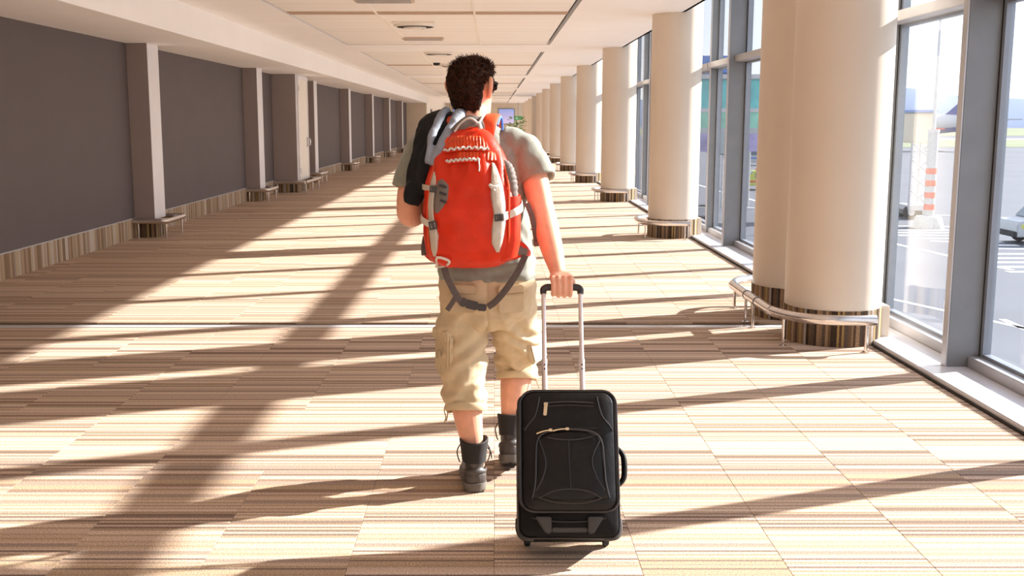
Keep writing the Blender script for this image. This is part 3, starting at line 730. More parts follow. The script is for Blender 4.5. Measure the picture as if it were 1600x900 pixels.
def hand(P, wrist, knuck, side, fingers, thumb, pw=.043, pt_=.014):
    """palm from wrist to the knuckle row, then five finger chains"""
    wrist, knuck, side = Vector(wrist), Vector(knuck), Vector(side).normalized()
    d = (knuck-wrist).normalized(); nrm = d.cross(side).normalized(); side = nrm.cross(d).normalized()
    rg = []
    for t_, w, th in ((-.12,.030,.021),(.1,.031,.019),(.4,.040,.019),(.75,pw,.017),(1.0,pw,.013),(1.1,pw*.9,.008)):
        c = wrist+(knuck-wrist)*t_
        rg.append([c+side*(w*math.copysign(abs(math.cos(a))**.8, math.cos(a)))+nrm*(th*math.copysign(abs(math.sin(a))**.8, math.sin(a))) for a in np.linspace(0, 2*math.pi, 18, endpoint=False)])
    P.append(MB().loft(rg))
    for ch, r in fingers: P.append(MB().tube(ch, [r*1.12, r*1.08, r*1.0, r*.95, r*.86, r*.6][:len(ch)], 10, 4))
    P.append(MB().tube(thumb, [.018,.014,.0125,.011,.008][:len(thumb)], 10, 4))
body = []
body.append(MB().loft([ring(*a) for a in ((-.03,4.37,.80,.15,.10),(-.035,4.37,1.0,.155,.10),(-.06,4.375,1.2,.165,.105),(-.08,4.38,1.36,.16,.095),(-.085,4.39,1.45,.10,.07))]))
body.append(MB().tube([(-.085,4.378,1.40),(-.087,4.385,1.47),(-.088,4.400,1.535),(-.088,4.415,1.60)], [.085,.066,.060,.058], 20))
body += head_parts()
# right arm reaching back to the grip
body.append(MB().tube([(.06,4.38,1.40),(.125,4.365,1.385),(.160,4.325,1.28),(.188,4.272,1.165),(.205,4.235,1.09),(.228,4.165,1.00),(.243,4.108,.938),(.246,4.095,.922)], [.055,.06,.055,.049,.050,.043,.032,.031], 18))
BX, BY, BZ = .257, 4.055, .872            # grip bar
fing = []
for i, (fx, L) in enumerate(((.292,1.0),(.268,1.06),(.244,1.03),(.221,.9))):
    o = (i-1.5)*.002
    fing.append(([(fx, BY-.004, BZ+.046), (fx+o, BY-.025, BZ+.022), (fx+o, BY-.027, BZ-.008), (fx+o, BY-.006, BZ-.0265*L), (fx+o, BY+.018, BZ-.018), (fx+o, BY+.024, BZ+.002)], .0098 if i < 3 else .0088))
hand(body, (.246,4.098,.928), (.256,BY-.010,BZ+.030), (1,0,0), fing, [(.276,4.080,.918),(.296,4.086,.900),(.300,4.090,.878),(.284,4.088,.862),(.268,4.084,.858)])
# left arm folded forward, holding the jacket
body.append(MB().tube([(-.23,4.38,1.40),(-.295,4.365,1.375),(-.33,4.335,1.25),(-.343,4.318,1.165),(-.335,4.345,1.125),(-.285,4.43,1.150),(-.215,4.515,1.195),(-.198,4.532,1.205)], [.055,.06,.053,.049,.049,.045,.032,.030], 18))
lf_ = []
for i in range(4):
    zz = 1.205+.022*i
    lf_.append(([(-.165+.004*i,4.566,zz+.012), (-.148+.004*i,4.590,zz+.018), (-.122,4.598,zz+.020), (-.106,4.582,zz+.020), (-.110,4.560,zz+.016), (-.124,4.552,zz+.014)], .0095))
hand(body, (-.205,4.527,1.203), (-.158,4.572,1.245), (-.1,-.1,1), lf_, [(-.185,4.535,1.232),(-.165,4.535,1.262),(-.140,4.540,1.278),(-.118,4.545,1.278)])
# legs
body.append(MB().tube([(-.125,4.37,.80),(-.128,4.37,.62),(-.126,4.365,.50),(-.122,4.345,.43),(-.114,4.322,.35),(-.100,4.305,.25),(-.083,4.295,.16),(-.080,4.292,.09)], [.095,.082,.064,.062,.064,.054,.040,.042], 20))
body.append(MB().tube([(.07,4.37,.80),(.082,4.48,.66),(.095,4.615,.53),(.098,4.600,.46),(.095,4.575,.385),(.084,4.545,.30),(.072,4.518,.215),(.068,4.495,.15)], [.095,.082,.064,.064,.068,.057,.041,.042], 20))
obj('body', None, mt['skin'], pe, me=remesh('body', body, .0045, 3, .4))
# ---- face details
for s in (-1, 1):
    e_ = obj('eye', ellipsoid(HM @ Vector((s*.032,.080,.010)), (.0125,.0125,.0125), 12, 8), mt['eyew'], pe)
    obj('iris', ellipsoid(HM @ Vector((s*.032,.0905,.010)), (.005,.005,.005), 10, 6), mt['iris'], e_)
obj('mouth', MB().tube([(-.024,.088,-.062),(-.010,.0975,-.060),(.010,.0975,-.060),(.024,.088,-.062)], [.003,.006,.006,.003], 8).xf(HM), mt['lip'], pe)
gl_ = thing('sunglasses', (0,0,0)); gl_.parent = pe; gl_.location = HC-Vector(pe.location)
for s in (-1, 1):
    obj('lens', MB().tube([(s*.014,.108,.012),(s*.036,.107,.012),(s*.062,.094,.012)], [(.016,.003),(.021,.003),(.016,.003)], 12, 4, up=(0,0,1)).xf(HM), mt['lens'], gl_)
    obj('temple_arm', MB().tube([(s*.066,.094,.020),(s*.078,.060,.022),(s*.083,.005,.024),(s*.083,-.012,.012)], [(.006,.0025),(.004,.002),(.003,.002),(.003,.002)], 8, 4, up=(0,0,1)).xf(HM), mt['bootfab'], gl_)
obj('bridge', MB().tube([(-.014,.109,.016),(0,.112,.019),(.014,.109,.016)], .0025, 8).xf(HM), mt['bootfab'], gl_)
# ---- hair: cropped cap plus tufts
def hair_r(dirv):
    return 1.0
cap_prof = [(-.112,.028,-.052,-.024),(-.098,.042,-.066,-.022),(-.078,.053,-.078,-.020),(-.06,.061,-.085,-.016),(-.035,.068,-.092,-.016),(-.005,.0735,-.101,-.012),(.02,.078,-.107,-.004),(.045,.083,-.110,.060),(.07,.079,-.104,.092),(.09,.069,-.092,.088),(.106,.052,-.072,.074),(.116,.030,-.045,.045),(.119,.010,-.015,.015)]
hr = MB().loft([ring(0, (b_+f_)/2, z, w, (f_-b_)/2, 40, 2.3) for z, w, b_, f_ in cap_prof]).xf(HM)
side_b = [MB().tube([(s*.074,.030,.04),(s*.074,.030,.015),(s*.0725,.030,-.012)], [(.006,.012),(.006,.011),(.004,.008)], 10, 3, up=(1,0,0)).xf(HM) for s in (-1, 1)]
hm_ = remesh('hair', [hr]+side_b, .004, 5, .5, lambda co, no: .011*nz(co, 48, 48, 40, 3)*sstep(1.62,1.70,co[:,2])+.004*nz(co, 70, 70, 28, 5)+.0022*nz(co, 130, 130, 60, 9))
tv, tf = [], []
n = len(hm_.vertices); co = np.zeros(n*3); hm_.vertices.foreach_get('co', co); co = co.reshape(-1, 3); no = np.zeros(n*3); hm_.vertices.foreach_get('normal', no); no = no.reshape(-1, 3)
for i in np.random.choice(n, 8000):
    p, q = Vector(co[i]), Vector(no[i]); lp = HM.inverted() @ p
    if q.z < -.5: continue
    swirl = Vector((noise.noise(p*18), noise.noise(p*18+Vector((7,0,0))), noise.noise(p*18+Vector((0,9,0)))))
    topf = max(0, min(1, (lp.z-.02)/.08))
    d_ = (q*(.22+.30*topf)+swirl*(.12+.75*topf)+Vector((0,0,-1))*(1-topf)*1.5).normalized()
    L = .012+.018*topf*random.random()+.006*random.random(); wv = d_.cross(q+Vector((.01,.02,.03))).normalized()*.0012
    b0 = len(tv); m_ = p+q*.002+d_*L*.55; e_ = m_+(d_*.6+swirl*.4-q*.3)*L*.55
    tv += [p-wv-q*.002, p+wv-q*.002, m_+wv*.8, m_-wv*.8, e_, p+q*.0025]; tf += [(b0,b0+1,b0+2,b0+3),(b0+3,b0+2,b0+4),(b0,b0+3,b0+5),(b0+1,b0+5,b0+2)]
ho = obj('hair', None, mt['hair'], pe, me=hm_)
obj('hair_tufts', MB().add(tv, tf), mt['hair'], ho, smooth=0)

# ---- t-shirt
def lipped(path, rad, seg=24, sub=4, depth=.03, wall=.012):
    """tube whose last end is an open cuff: wall turned back inside"""
    P, Q = spline(path, rad, sub)
    d = P[-1]-P[-2]; d /= np.linalg.norm(d)
    P = list(P)+[P[-1]+d*.002, P[-1]-d*depth]; Q = list(Q)+[Q[-1]-wall, Q[-1]-wall-.003]
    rings = sweep(P[:-2], Q[:-2], seg)
    c, last = P[-3], rings[-1]
    for k in (1, 2):
        cc = P[-3+k]; f = (Q[-3+k][0])/(Q[-3][0])
        rings.append([cc+(np.array(p)-c)*f for p in last])
    return MB().loft(rings)
tor = [(-.028,4.37,.868,.200,.142),(-.030,4.37,.93,.197,.140),(-.036,4.372,1.02,.190,.134),(-.050,4.376,1.15,.190,.135),(-.068,4.380,1.27,.201,.138),(-.080,4.383,1.36,.205,.128),(-.086,4.388,1.425,.172,.102),(-.088,4.392,1.465,.115,.084),(-.088,4.396,1.492,.080,.074),(-.088,4.398,1.500,.074,.070)]
hem = [ring(-.028,4.37,.90,.165,.107), ring(-.028,4.37,.866,.188,.130)]
sh = [MB().loft(hem+[ring(*a) for a in tor]),
      lipped([(.03,4.385,1.415),(.105,4.375,1.392),(.148,4.345,1.335),(.176,4.310,1.268)], [.070,.074,.072,.076]),
      lipped([(-.20,4.385,1.415),(-.278,4.372,1.390),(-.318,4.348,1.315),(-.343,4.330,1.232)], [.070,.073,.069,.070])]
def shirt_disp(co, no):
    x, y, z = co.T
    a = .006*nz(co, 9, 9, 16, 1)+.003*nz(co, 24, 24, 30, 4)
    dg = np.sin((z*1.0+(x-.15)*1.6)*55+4*nz(co, 8, 8, 8, 2))*.0022*sstep(.02,.12,x)*sstep(1.35,1.2,z)
    wst = np.sin(z*85+6*nz(co, 6, 6, 5, 6))*.003*sstep(1.1,.95,z)*sstep(.86,.90,z)
    dr = np.sin((x*1.0-z*.55)*58+5*nz(co, 6, 6, 6, 8))*.0024*sstep(-.02,.06,x)*sstep(1.15,1.3,z)
    return a+dg+wst+dr
so = obj('t_shirt', None, mt['shirt'], pe, me=remesh('t_shirt', sh, .0055, 5, .5, shirt_disp))
obj('collar', MB().tube([(-.088+.073*math.cos(a), 4.398+.069*math.sin(a), 1.500-.012*math.sin(a)) for a in np.linspace(0, 6.283, 28, endpoint=False)], .008, 8, 1, closed=True, flat=(1.4,.7)), mt['shirt'], so)

# ---- cargo shorts
pel = MB().loft([ring(*a) for a in ((-.028,4.375,.66,.10,.09),(-.028,4.372,.72,.185,.130),(-.028,4.370,.78,.200,.150),(-.028,4.370,.84,.198,.146),(-.028,4.372,.90,.184,.130),(-.028,4.372,.915,.17,.12))])
shl = [pel,
       lipped([(-.122,4.37,.80),(-.130,4.368,.68),(-.132,4.362,.57),(-.130,4.345,.47),(-.121,4.322,.375),(-.115,4.310,.330)], [.100,.103,.101,.095,.086,.083], wall=.012),
       lipped([(.068,4.372,.80),(.080,4.42,.70),(.092,4.50,.60),(.100,4.575,.50),(.100,4.585,.44),(.098,4.572,.400)], [.100,.103,.101,.097,.092,.086], wall=.012)]
def shorts_disp(co, no):
    x, y, z = co.T
    a = .009*nz(co, 10, 10, 14, 11)+.0045*nz(co, 26, 26, 34, 14)
    L = (x < -.03)
    f1 = np.sin((z*1.0-x*.75)*62+3.5*nz(co, 7, 7, 7, 12))*.0065*sstep(.78,.70,z)*L
    f2 = np.sin((z*1.0+x*.9)*70+3.5*nz(co, 7, 7, 7, 13))*.0065*sstep(.76,.62,z)*(~L)
    f3 = np.sin(z*120+5*nz(co, 9, 9, 6, 15))*.0035*np.where(L, sstep(.50,.42,z)*sstep(.36,.39,z), sstep(.56,.50,z)*sstep(.40,.44,z))
    seam = -.006*np.exp(-((x+.028)/.006)**2)*sstep(.90,.86,z)*(no[:,1] < -.2)
    return a+f1+f2+f3+seam
sho = obj('cargo_shorts', None, mt['khaki'], pe, me=remesh('cargo_shorts', shl, .0055, 4, .5, shorts_disp))
def cuff(c, r, ax, z):
    obj('hem_band', MB().tube([(c[0]+r*math.cos(a), c[1]+r*.98*math.sin(a), c[2]+ax*math.sin(a)) for a in np.linspace(0, 6.283, 32, endpoint=False)], [(.016,.004)]*32, 8, 1, closed=True, up=(0,0,1)), mt['khaki'], sho)
cuff((-.1155,4.311,.338), .0835, -.024, 0); cuff((.098,4.574,.408), .0865, -.026, 0)
def slab(cx, cy, cz, w, h, th, rotz=0, rotx=0, roty=0, rr=.012):
    poly = []
    for (sx, sz) in ((1,1),(-1,1),(-1,-1),(1,-1)):
        a0 = {(1,1):0,(-1,1):90,(-1,-1):180,(1,-1):270}[(sx,sz)]
        for a in (0, 45, 90): poly.append((sx*(w/2-rr)+rr*math.cos(R(a0+a)), sz*(h/2-rr)+rr*math.sin(R(a0+a))))
    m_ = MB().prism(poly, -th/2, th/2, 'y')
    return m_.xf(Matrix.Translation((cx, cy, cz)) @ Matrix.Rotation(rotz, 4, 'Z') @ Matrix.Rotation(roty, 4, 'Y') @ Matrix.Rotation(rotx, 4, 'X'))
# pockets: big bellows pockets on the outer thighs, flapped pockets behind
pk = obj('cargo_pocket', slab(-.203, 4.325, .565, .13, .175, .030, R(-62), 0, R(2)), mt['khaki'], sho, bevel=.008)
obj('flap', slab(-.211, 4.325, .640, .136, .05, .034, R(-62)), mt['khaki'], pk, bevel=.006)
obj('flap_tab', slab(-.228, 4.292, .565, .03, .035, .012, R(-62)), mt['khaki_d'], pk, bevel=.003)
pk = obj('cargo_pocket', slab(.170, 4.48, .575, .13, .165, .030, R(62), R(-14), R(-4)), mt['khaki'], sho, bevel=.008)
obj('flap', slab(.176, 4.462, .645, .136, .05, .034, R(62), R(-14)), mt['khaki'], pk, bevel=.006)
for sx in (-1, 1):
    cx = -.028+sx*.095; q = obj('back_pocket', slab(cx, 4.232, .80, .105, .105, .010, R(sx*14), R(-4)), mt['khaki'], sho, bevel=.003)
    obj('flap', slab(cx, 4.227, .842, .108, .034, .010, R(sx*14), R(-4)), mt['khaki_d'] if 0 else mt['khaki'], q, bevel=.003)
    obj('welt', MB().tube([(cx-.05, 4.226-sx*.010, .825), (cx, 4.221, .822), (cx+.05, 4.226+sx*.010, .825)], .003, 6), mt['khaki_d'], q)
for pts in ([(-.196,4.30,.36),(-.205,4.295,.33),(-.198,4.29,.30),(-.206,4.29,.275)], [(-.196,4.30,.36),(-.19,4.29,.32),(-.196,4.285,.285)], [(.175,4.55,.41),(.186,4.545,.385),(.196,4.54,.36)]):
    obj('drawcord', MB().tube(pts, .0028, 6), mt['khaki_d'], sho)

# ---- boots
def boot(mat, name='boot'):
    """heel at the origin, toe along +y, sole at z=0"""
    t_ = thing('boot', (0,0,0)); t_.parent = pe
    out = [(-.004,.012),(.000,.022),(.010,.033),(.026,.040),(.055,.043),(.10,.040),(.15,.043),(.20,.049),(.245,.045),(.275,.030),(.288,.012)]
    def outline(k, inset=0, z=0): 
        L_ = [(-w*k+inset, y) for y, w in out]; R_ = [(w*k-inset, y) for y, w in reversed(out)]
        return [(x, y, z) for x, y in L_+R_]
    sole = MB().loft([outline(.92, 0, .006), outline(1.0, 0, .012), outline(1.04, 0, .026), outline(1.02, 0, .038)])
    for k in range(9):
        y0 = .006+k*.031
        if k in (3,): continue
        w = np.interp(y0+.01, [o[0] for o in out], [o[1] for o in out])*.93
        for s in (-1, 1): sole.box(min(s*.006, s*w), max(s*.006, s*w), y0, y0+.019, 0, .010)
    obj('sole', sole.xf(mat), mt['sole'], t_, loc=None)
    up_ = []
    sec = [(.030,.140,.136,.037),(.055,.134,.126,.038),(.08,.117,.100,.039),(.11,.094,.076,.040),(.14,.078,.064,.043),(.168,.074,.060,.045)]
    rg = []
    for z, cy, hl, hw in sec: rg.append(ring(0, cy if z < .1 else cy-.004, z, hw, hl, 28, 2.3))
    bodyb = MB().loft(rg)
    toe = ellipsoid((0,.21,.045), (.044,.072,.040), 18, 10)
    heel = ellipsoid((0,.042,.058), (.044,.046,.050), 16, 10)
    me = remesh('upper', [x.xf(mat) for x in (bodyb, toe, heel)], .004, 4, .5, lambda co, no: .0018*nz(co, 45, 45, 45, 21))
    u_ = obj('upper', None, mt['boot'], t_, me=me)
    # padded collar, open at the top
    cr_ = [ring(0, .070, z, hw, hl, 28, 2.2) for z, hw, hl in ((.12,.044,.066),(.15,.0465,.064),(.178,.051,.066),(.198,.053,.069),(.202,.049,.065),(.18,.042,.056),(.16,.024,.034))]
    cr_ = [[(x, y, z+(.012*math.cos((y-.07)/.065*1.2) if z > .17 else 0)) for x, y, z in r] for r in cr_]
    obj('collar', MB().loft(cr_).xf(mat), mt['bootfab'], t_)
    obj('heel_tab', slab(0, .0115, .125, .030, .045, .008, 0, R(3)).xf(mat), mt['boot'], u_, bevel=.003)
    obj('heel_counter', MB().tube([(-.043,.07,.075),(-.034,.022,.082),(0,.001,.085),(.034,.022,.082),(.043,.07,.075)], [(.010,.004)]*5, 8, 4, up=(0,0,1)).xf(mat), mt['boot'], u_)
    for s in (-1, 1):
        obj('lace', MB().tube([(s*.02,.135,.165),(s*.045,.11,.175),(s*.060,.095,.150),(s*.056,.095,.118),(s*.050,.10,.10)], .0026, 6).xf(mat), mt['lace'], t_)
    obj('lace', MB().tube([(.05,.10,.16),(.062,.085,.145),(.064,.075,.12)], .0026, 6).xf(mat), mt['lace'], t_)
    return t_
boot(Matrix.Translation((-.078, 4.222, .001)) @ Matrix.Rotation(R(4), 4, 'Z') @ Matrix.Diagonal((1.14, 1.0, 1.0, 1)))
boot(Matrix.Translation((.066, 4.402, .066)) @ Matrix.Rotation(R(-3), 4, 'Z') @ Matrix.Rotation(R(-17), 4, 'X') @ Matrix.Diagonal((1.12, 1.0, 1.0, 1)))

# ================================================================== backpack
mt['orange'] = pmat('orange_red_ripstop', (.62,.026,.003), .45, spec=.3, var=.10, scale=18, bump=.35, bscale=60, bdist=.004)
mt['orange_l'] = pmat('orange_mesh', (.74,.07,.010), .55, var=.10, scale=30, bump=.3, bscale=200)
mt['pgrey'] = pmat('pale_grey_panel', (.52,.46,.39), .6, var=.06, scale=20, bump=.4, bscale=50, bdist=.004)
mt['dgrey'] = pmat('dark_grey_webbing', (.105,.085,.08), .75, var=.1, scale=60, bump=.4, bscale=400)
mt['mgrey'] = pmat('mid_grey_panel', (.17,.135,.12), .7, var=.1, scale=30)
mt['cord'] = pmat('white_cord', (.62,.58,.54), .6)
mt['buckle'] = pmat('buckle_plastic', (.035,.03,.035), .35)
mt['white_web'] = pmat('pale_webbing', (.66,.60,.54), .7)
mt['blue'] = pmat('blue_edging', (.05,.18,.70), .5)
PXC = -.094
WZ = [(.945,.085),(.955,.125),(.975,.150),(1.01,.166),(1.08,.174),(1.18,.174),(1.27,.164),(1.34,.146),(1.39,.122),(1.43,.098),(1.46,.074),(1.478,.045)]
DZ = [(.945,.150),(.955,.185),(.975,.205),(1.01,.225),(1.08,.242),(1.18,.245),(1.27,.225),(1.34,.190),(1.39,.158),(1.43,.130),(1.46,.105),(1.478,.085)]
YBK = 4.238                                # plane against the back
pw_ = lambda z: float(np.interp(z, *zip(*WZ)))
pd_ = lambda z: float(np.interp(z, *zip(*DZ)))
EXP = 2.9
def front_y(x, z, off=0):
    u = min(.985, abs((x-PXC)/pw_(z))); D = pd_(z)*.5
    return YBK-D-D*(1-u**EXP)**(1/EXP)-off
bp = thing('backpack', (PXC, 4.15, .94), 'orange-red hiking backpack with grey side panels worn on the back', 'backpack')
zs = np.concatenate([np.linspace(.945, 1.0, 8), np.linspace(1.01, 1.478, 44)])
rg = [ring(PXC, YBK-pd_(z)/2, z, pw_(z), pd_(z)/2, 72, EXP) for z in zs]
me = mesh_of('pack_body', MB().loft(rg))
n = len(me.vertices); co = np.zeros(n*3); me.vertices.foreach_get('co', co); co = co.reshape(-1, 3); no = np.zeros(n*3); me.vertices.foreach_get('normal', no); no = no.reshape(-1, 3)
dd = .010*nz(co, 9, 9, 6, 31)+.0045*nz(co, 24, 24, 14, 33)+.006*np.sin(co[:,0]*110+3*nz(co, 5, 5, 5, 34))*sstep(1.24,1.34,co[:,2])*sstep(1.40,1.36,co[:,2])*(no[:,1] < -.3)
dd += .009*np.exp(-(((co[:,0]+.115)-(co[:,2]-1.28)*.30)/.013)**2)*sstep(1.20,1.26,co[:,2])*sstep(1.37,1.32,co[:,2])*(no[:,1] < -.3)-.006*np.exp(-(((co[:,0]+.085)-(co[:,2]-1.2)*.12)/.02)**2)*sstep(1.02,1.1,co[:,2])*sstep(1.3,1.2,co[:,2])*(no[:,1] < -.3)
co = co+no*dd[:, None]; me.vertices.foreach_set('co', co.ravel())
body_p = obj('pack_body', None, mt['orange'], bp, me=me)
def patch(xl, xr, z0, z1, off, nu=10, nv=22, side_puff=0, ripple=None):
    """cushion lying on the pack's front, edges tucked into it"""
    g = []
    for j in range(nv+1):
        z = z0+(z1-z0)*j/nv; a, b_ = xl(z), xr(z); row = []
        for i in range(nu+1):
            u = i/nu; x = a+(b_-a)*u
            e = min(1, 4*u*(1-u)*1.6)*min(1, 5*(j/nv)*(1-j/nv)*1.6)
            o_ = -.006+(off+.006)*math.sqrt(max(e, 0))
            if ripple: o_ += ripple(x, z)*e
            row.append((x, front_y(x, z, o_), z))
        g.append(row)
    v = [p for r in g for p in r]; w = nu+1; f = [(j*w+i, j*w+i+1, (j+1)*w+i+1, (j+1)*w+i) for j in range(nv) for i in range(nu)]
    m = len(v); v += [(p[0], p[1]+.016, p[2]) for p in v]; f += [tuple(reversed([q+m for q in ff])) for ff in f]
    per = [i for i in range(w)]+[j*w+nu for j in range(1, nv+1)]+[nv*w+i for i in range(nu-1, -1, -1)]+[j*w for j in range(nv-1, 0, -1)]
    for k in range(len(per)):
        a, b_ = per[k], per[(k+1) % len(per)]; f.append((a, b_, b_+m, a+m))
    return MB().add(v, f)
I = lambda pts: (lambda z: float(np.interp(z, [p[0] for p in pts], [p[1] for p in pts])))
# pale leaf panels either side
lp_ = obj('side_panel', patch(I([(.985,-.228),(1.02,-.240),(1.10,-.247),(1.20,-.250),(1.28,-.240),(1.335,-.222)]), I([(.985,-.222),(1.02,-.212),(1.08,-.207),(1.13,-.222),(1.17,-.224),(1.22,-.222),(1.27,-.214),(1.335,-.212)]), .985, 1.335, .012, 8, 30, ripple=lambda x, z: .002*math.sin(z*130+x*60)), mt['pgrey'], bp)
rp_ = obj('side_panel', patch(I([(1.005,.012),(1.05,-.012),(1.10,-.012),(1.16,-.005),(1.23,-.014),(1.30,-.012),(1.355,-.010)]), I([(1.005,.018),(1.05,.034),(1.12,.046),(1.20,.044),(1.27,.032),(1.32,.016),(1.355,-.002)]), 1.005, 1.355, .012, 8, 30, ripple=lambda x, z: .0025*math.sin(z*110-x*90)), mt['pgrey'], bp)
# dark pentagon on the left with cut slots
pn = obj('slot_panel', patch(I([(1.155,-.222),(1.21,-.232),(1.255,-.228),(1.30,-.214)]), I([(1.155,-.214),(1.19,-.182),(1.215,-.168),(1.265,-.164),(1.282,-.180),(1.30,-.206)]), 1.155, 1.30, .010, 8, 14), mt['mgrey'], bp)
for k in range(3):
    z = 1.268-k*.028; xa, xb = -.204+.002*k, -.178+.001*k
    obj('slot', MB().tube([(xa, front_y(xa, z, .015), z), (xb, front_y(xb, z-.008, .016), z-.008)], [(.0045,.004)]*2, 8, 1), mt['buckle'], pn)
# ruched top lid and elastic cords
obj('ruched_band', patch(I([(1.395,-.206),(1.42,-.188),(1.452,-.160)]), I([(1.395,.006),(1.42,-.008),(1.452,-.034)]), 1.395, 1.452, .012, 70, 8, ripple=lambda x, z: .0035*math.sin(x*520+z*60)), mt['orange_l'], bp)
obj('ruched_band', patch(I([(1.355,-.14),(1.38,-.14),(1.395,-.145)]), I([(1.355,.028),(1.38,.014),(1.395,.006)]), 1.352, 1.393, .010, 60, 8, ripple=lambda x, z: .003*math.sin(x*480)), mt['orange_l'], bp)
for z0, xa, xb, am in ((1.392, -.19, -.02, .004), (1.350, -.18, -.055, .004)):
    pts = []
    for k in range(26):
        x = xa+(xb-xa)*k/25; z = z0+.022*(1-((x-(-.09))/.10)**2)*.5+am*math.sin(k*1.9); pts.append((x, front_y(x, z, .018+.003*math.sin(k*2.6)), z))
    obj('elastic_cord', MB().tube(pts, .0042, 8, 3), mt['cord'], bp)
    obj('cord_binding', MB().tube([(p[0], p[1]+.004, p[2]-.006) for p in pts[::5]], [(.005,.004)]*6, 8, 4), mt['orange'], bp)
obj('zip_pull', MB().tube([(-.058, front_y(-.058,1.355,.02), 1.358), (-.055, front_y(-.055,1.33,.022), 1.335), (-.056, front_y(-.056,1.315,.02), 1.318)], [(.004,.003),(.005,.003),(.003,.003)], 8), mt['cord'], bp)
# curved piping seams
for s, xx in ((-1, .155), (1, .150)):
    pts = []
    for z in np.linspace(1.0, 1.44, 16):
        x = PXC+s*min(xx, pw_(z)*.90); pts.append((x, front_y(x, z, .004), z))
    obj('piping', MB().tube(pts, .004, 8, 2), mt['orange_l'], bp)
# webbing straps with ladder-lock buckles
def web(parent, pts, w, th=.0016, mat='dgrey', up=(0,-1,0), name='strap'):
    return obj(name, MB().tube(pts, [(th, w/2)]*len(pts), 8, 5, up=up), mt[mat], parent)
def ladder(x, z, parent, rot=0, w=.030, h=.026, off=.018):
    y = front_y(x, z, off); r_ = Matrix.Translation((x, y, z)) @ Matrix.Rotation(rot, 4, 'Y')
    q = MB()
    for (x0, x1, z0, z1) in ((-w/2,w/2,h/2-.006,h/2),(-w/2,w/2,-h/2,-h/2+.006),(-w/2,-w/2+.006,-h/2+.006,h/2-.006),(w/2-.006,w/2,-h/2+.006,h/2-.006),(-.003,.003,-h/2+.006,h/2-.006)):
        q.box(x0, x1, -.004, .004, z0, z1)
    return obj('buckle', q.xf(r_), mt['buckle'], parent, bevel=.001)
s1 = web(bp, [(.036, front_y(.036,1.150,.016), 1.150), (.058, 4.028, 1.156), (.080, 4.032, 1.165), (.104, 4.065, 1.178), (.108, 4.12, 1.188), (.104, 4.19, 1.195)], .030, mat='white_web', up=(1,-1,0), name='compression_strap')
s1.data.transform(Matrix())
ladder(.016, 1.148, bp, R(-6))
web(bp, [(.034, front_y(.034,1.150,.017), 1.150), (.006, front_y(.006,1.146,.017), 1.146)], .024, mat='mgrey', up=(1,-1,0), name='compression_strap')
web(bp, [(-.236, front_y(-.236,1.122,.015), 1.120), (-.256, front_y(-.254,1.130,.012), 1.126), (-.274, 4.07, 1.134), (-.280, 4.13, 1.142), (-.276, 4.22, 1.150)], .026, mat='white_web', up=(-1,-1,0), name='compression_strap')
ladder(-.228, 1.118, bp, R(-12), .030, .032)
web(bp, [(-.226, front_y(-.226,1.252,.016), 1.252), (-.250, front_y(-.250,1.254,.012), 1.254), (-.270, 4.09, 1.256), (-.272, 4.15, 1.258), (-.266, 4.22, 1.260)], .022, mat='pgrey', up=(-1,-1,0), name='compression_strap')
ladder(-.228, 1.252, bp, R(4), .024, .024)
# clip on the right panel
cl_ = obj('clip', MB().tube([(-.018, front_y(-.018,1.262,.018), 1.270), (-.006, front_y(-.006,1.258,.022), 1.260), (.010, front_y(.010,1.266,.022), 1.264), (.022, front_y(.022,1.275,.018), 1.274)], [(.005,.005),(.008,.006),(.006,.006),(.004,.004)], 10), mt['cord'], bp)
obj('clip_arm', MB().tube([(-.004, front_y(-.004,1.25,.02), 1.262), (.000, front_y(0,1.245,.02), 1.247)], .004, 8, 1), mt['cord'], cl_)
# right side pocket with a ribbed grey foam pad standing in it
obj('side_pocket', MB().loft([ring(cx, 4.125, z, hw, hd, 24, 2.6) for z, cx, hw, hd in ((.975,.030,.036,.070),(.99,.044,.046,.085),(1.05,.058,.044,.09),(1.13,.062,.040,.09),(1.20,.062,.040,.085),(1.222,.060,.041,.085),(1.222,.060,.036,.08),(1.20,.060,.034,.078))]), mt['orange'], bp)
pad = [(.056,4.10,1.16),(.060,4.085,1.24),(.056,4.085,1.29),(.046,4.095,1.325),(.030,4.11,1.345)]
P_, Q_ = spline(pad, [(.030,.030),(.029,.030),(.026,.028),(.022,.026),(.014,.020)], 8)
Q_ = [q*(1+.07*math.sin(i*2.1)) for i, q in enumerate(Q_)]
obj('ribbed_pad', MB().loft(sweep(P_, Q_, 16)), mt['mgrey'], bp)
obj('pad_slot', MB().tube([(.030,4.062,1.22),(.028,4.060,1.26),(.030,4.068,1.30)], [(.010,.008),(.012,.008),(.009,.006)], 10), mt['buckle'], bp)
# haul loop, top cords
obj('haul_loop', MB().tube([(-.165,4.17,1.450),(-.135,4.155,1.478),(-.095,4.150,1.502),(-.060,4.158,1.500),(-.045,4.17,1.470)], [(.004,.016),(.005,.020),(.005,.024),(.005,.018),(.004,.012)], 10, 5, up=(0,-1,.4)), mt['mgrey'], bp)
obj('top_cord', MB().tube([(-.150,4.140,1.462),(-.128,4.135,1.492),(-.095,4.128,1.513),(-.066,4.130,1.498),(-.050,4.135,1.470)], .0042, 8), mt['cord'], bp)
obj('top_cord', MB().tube([(-.060,4.135,1.492),(-.045,4.16,1.515),(-.032,4.21,1.535)], .0045, 8), mt['cord'], bp)
obj('cord_toggle', MB().tube([(-.056,4.128,1.494),(-.050,4.122,1.472)], [(.009,.007),(.010,.008)], 10, 1), mt['white_web'], bp)
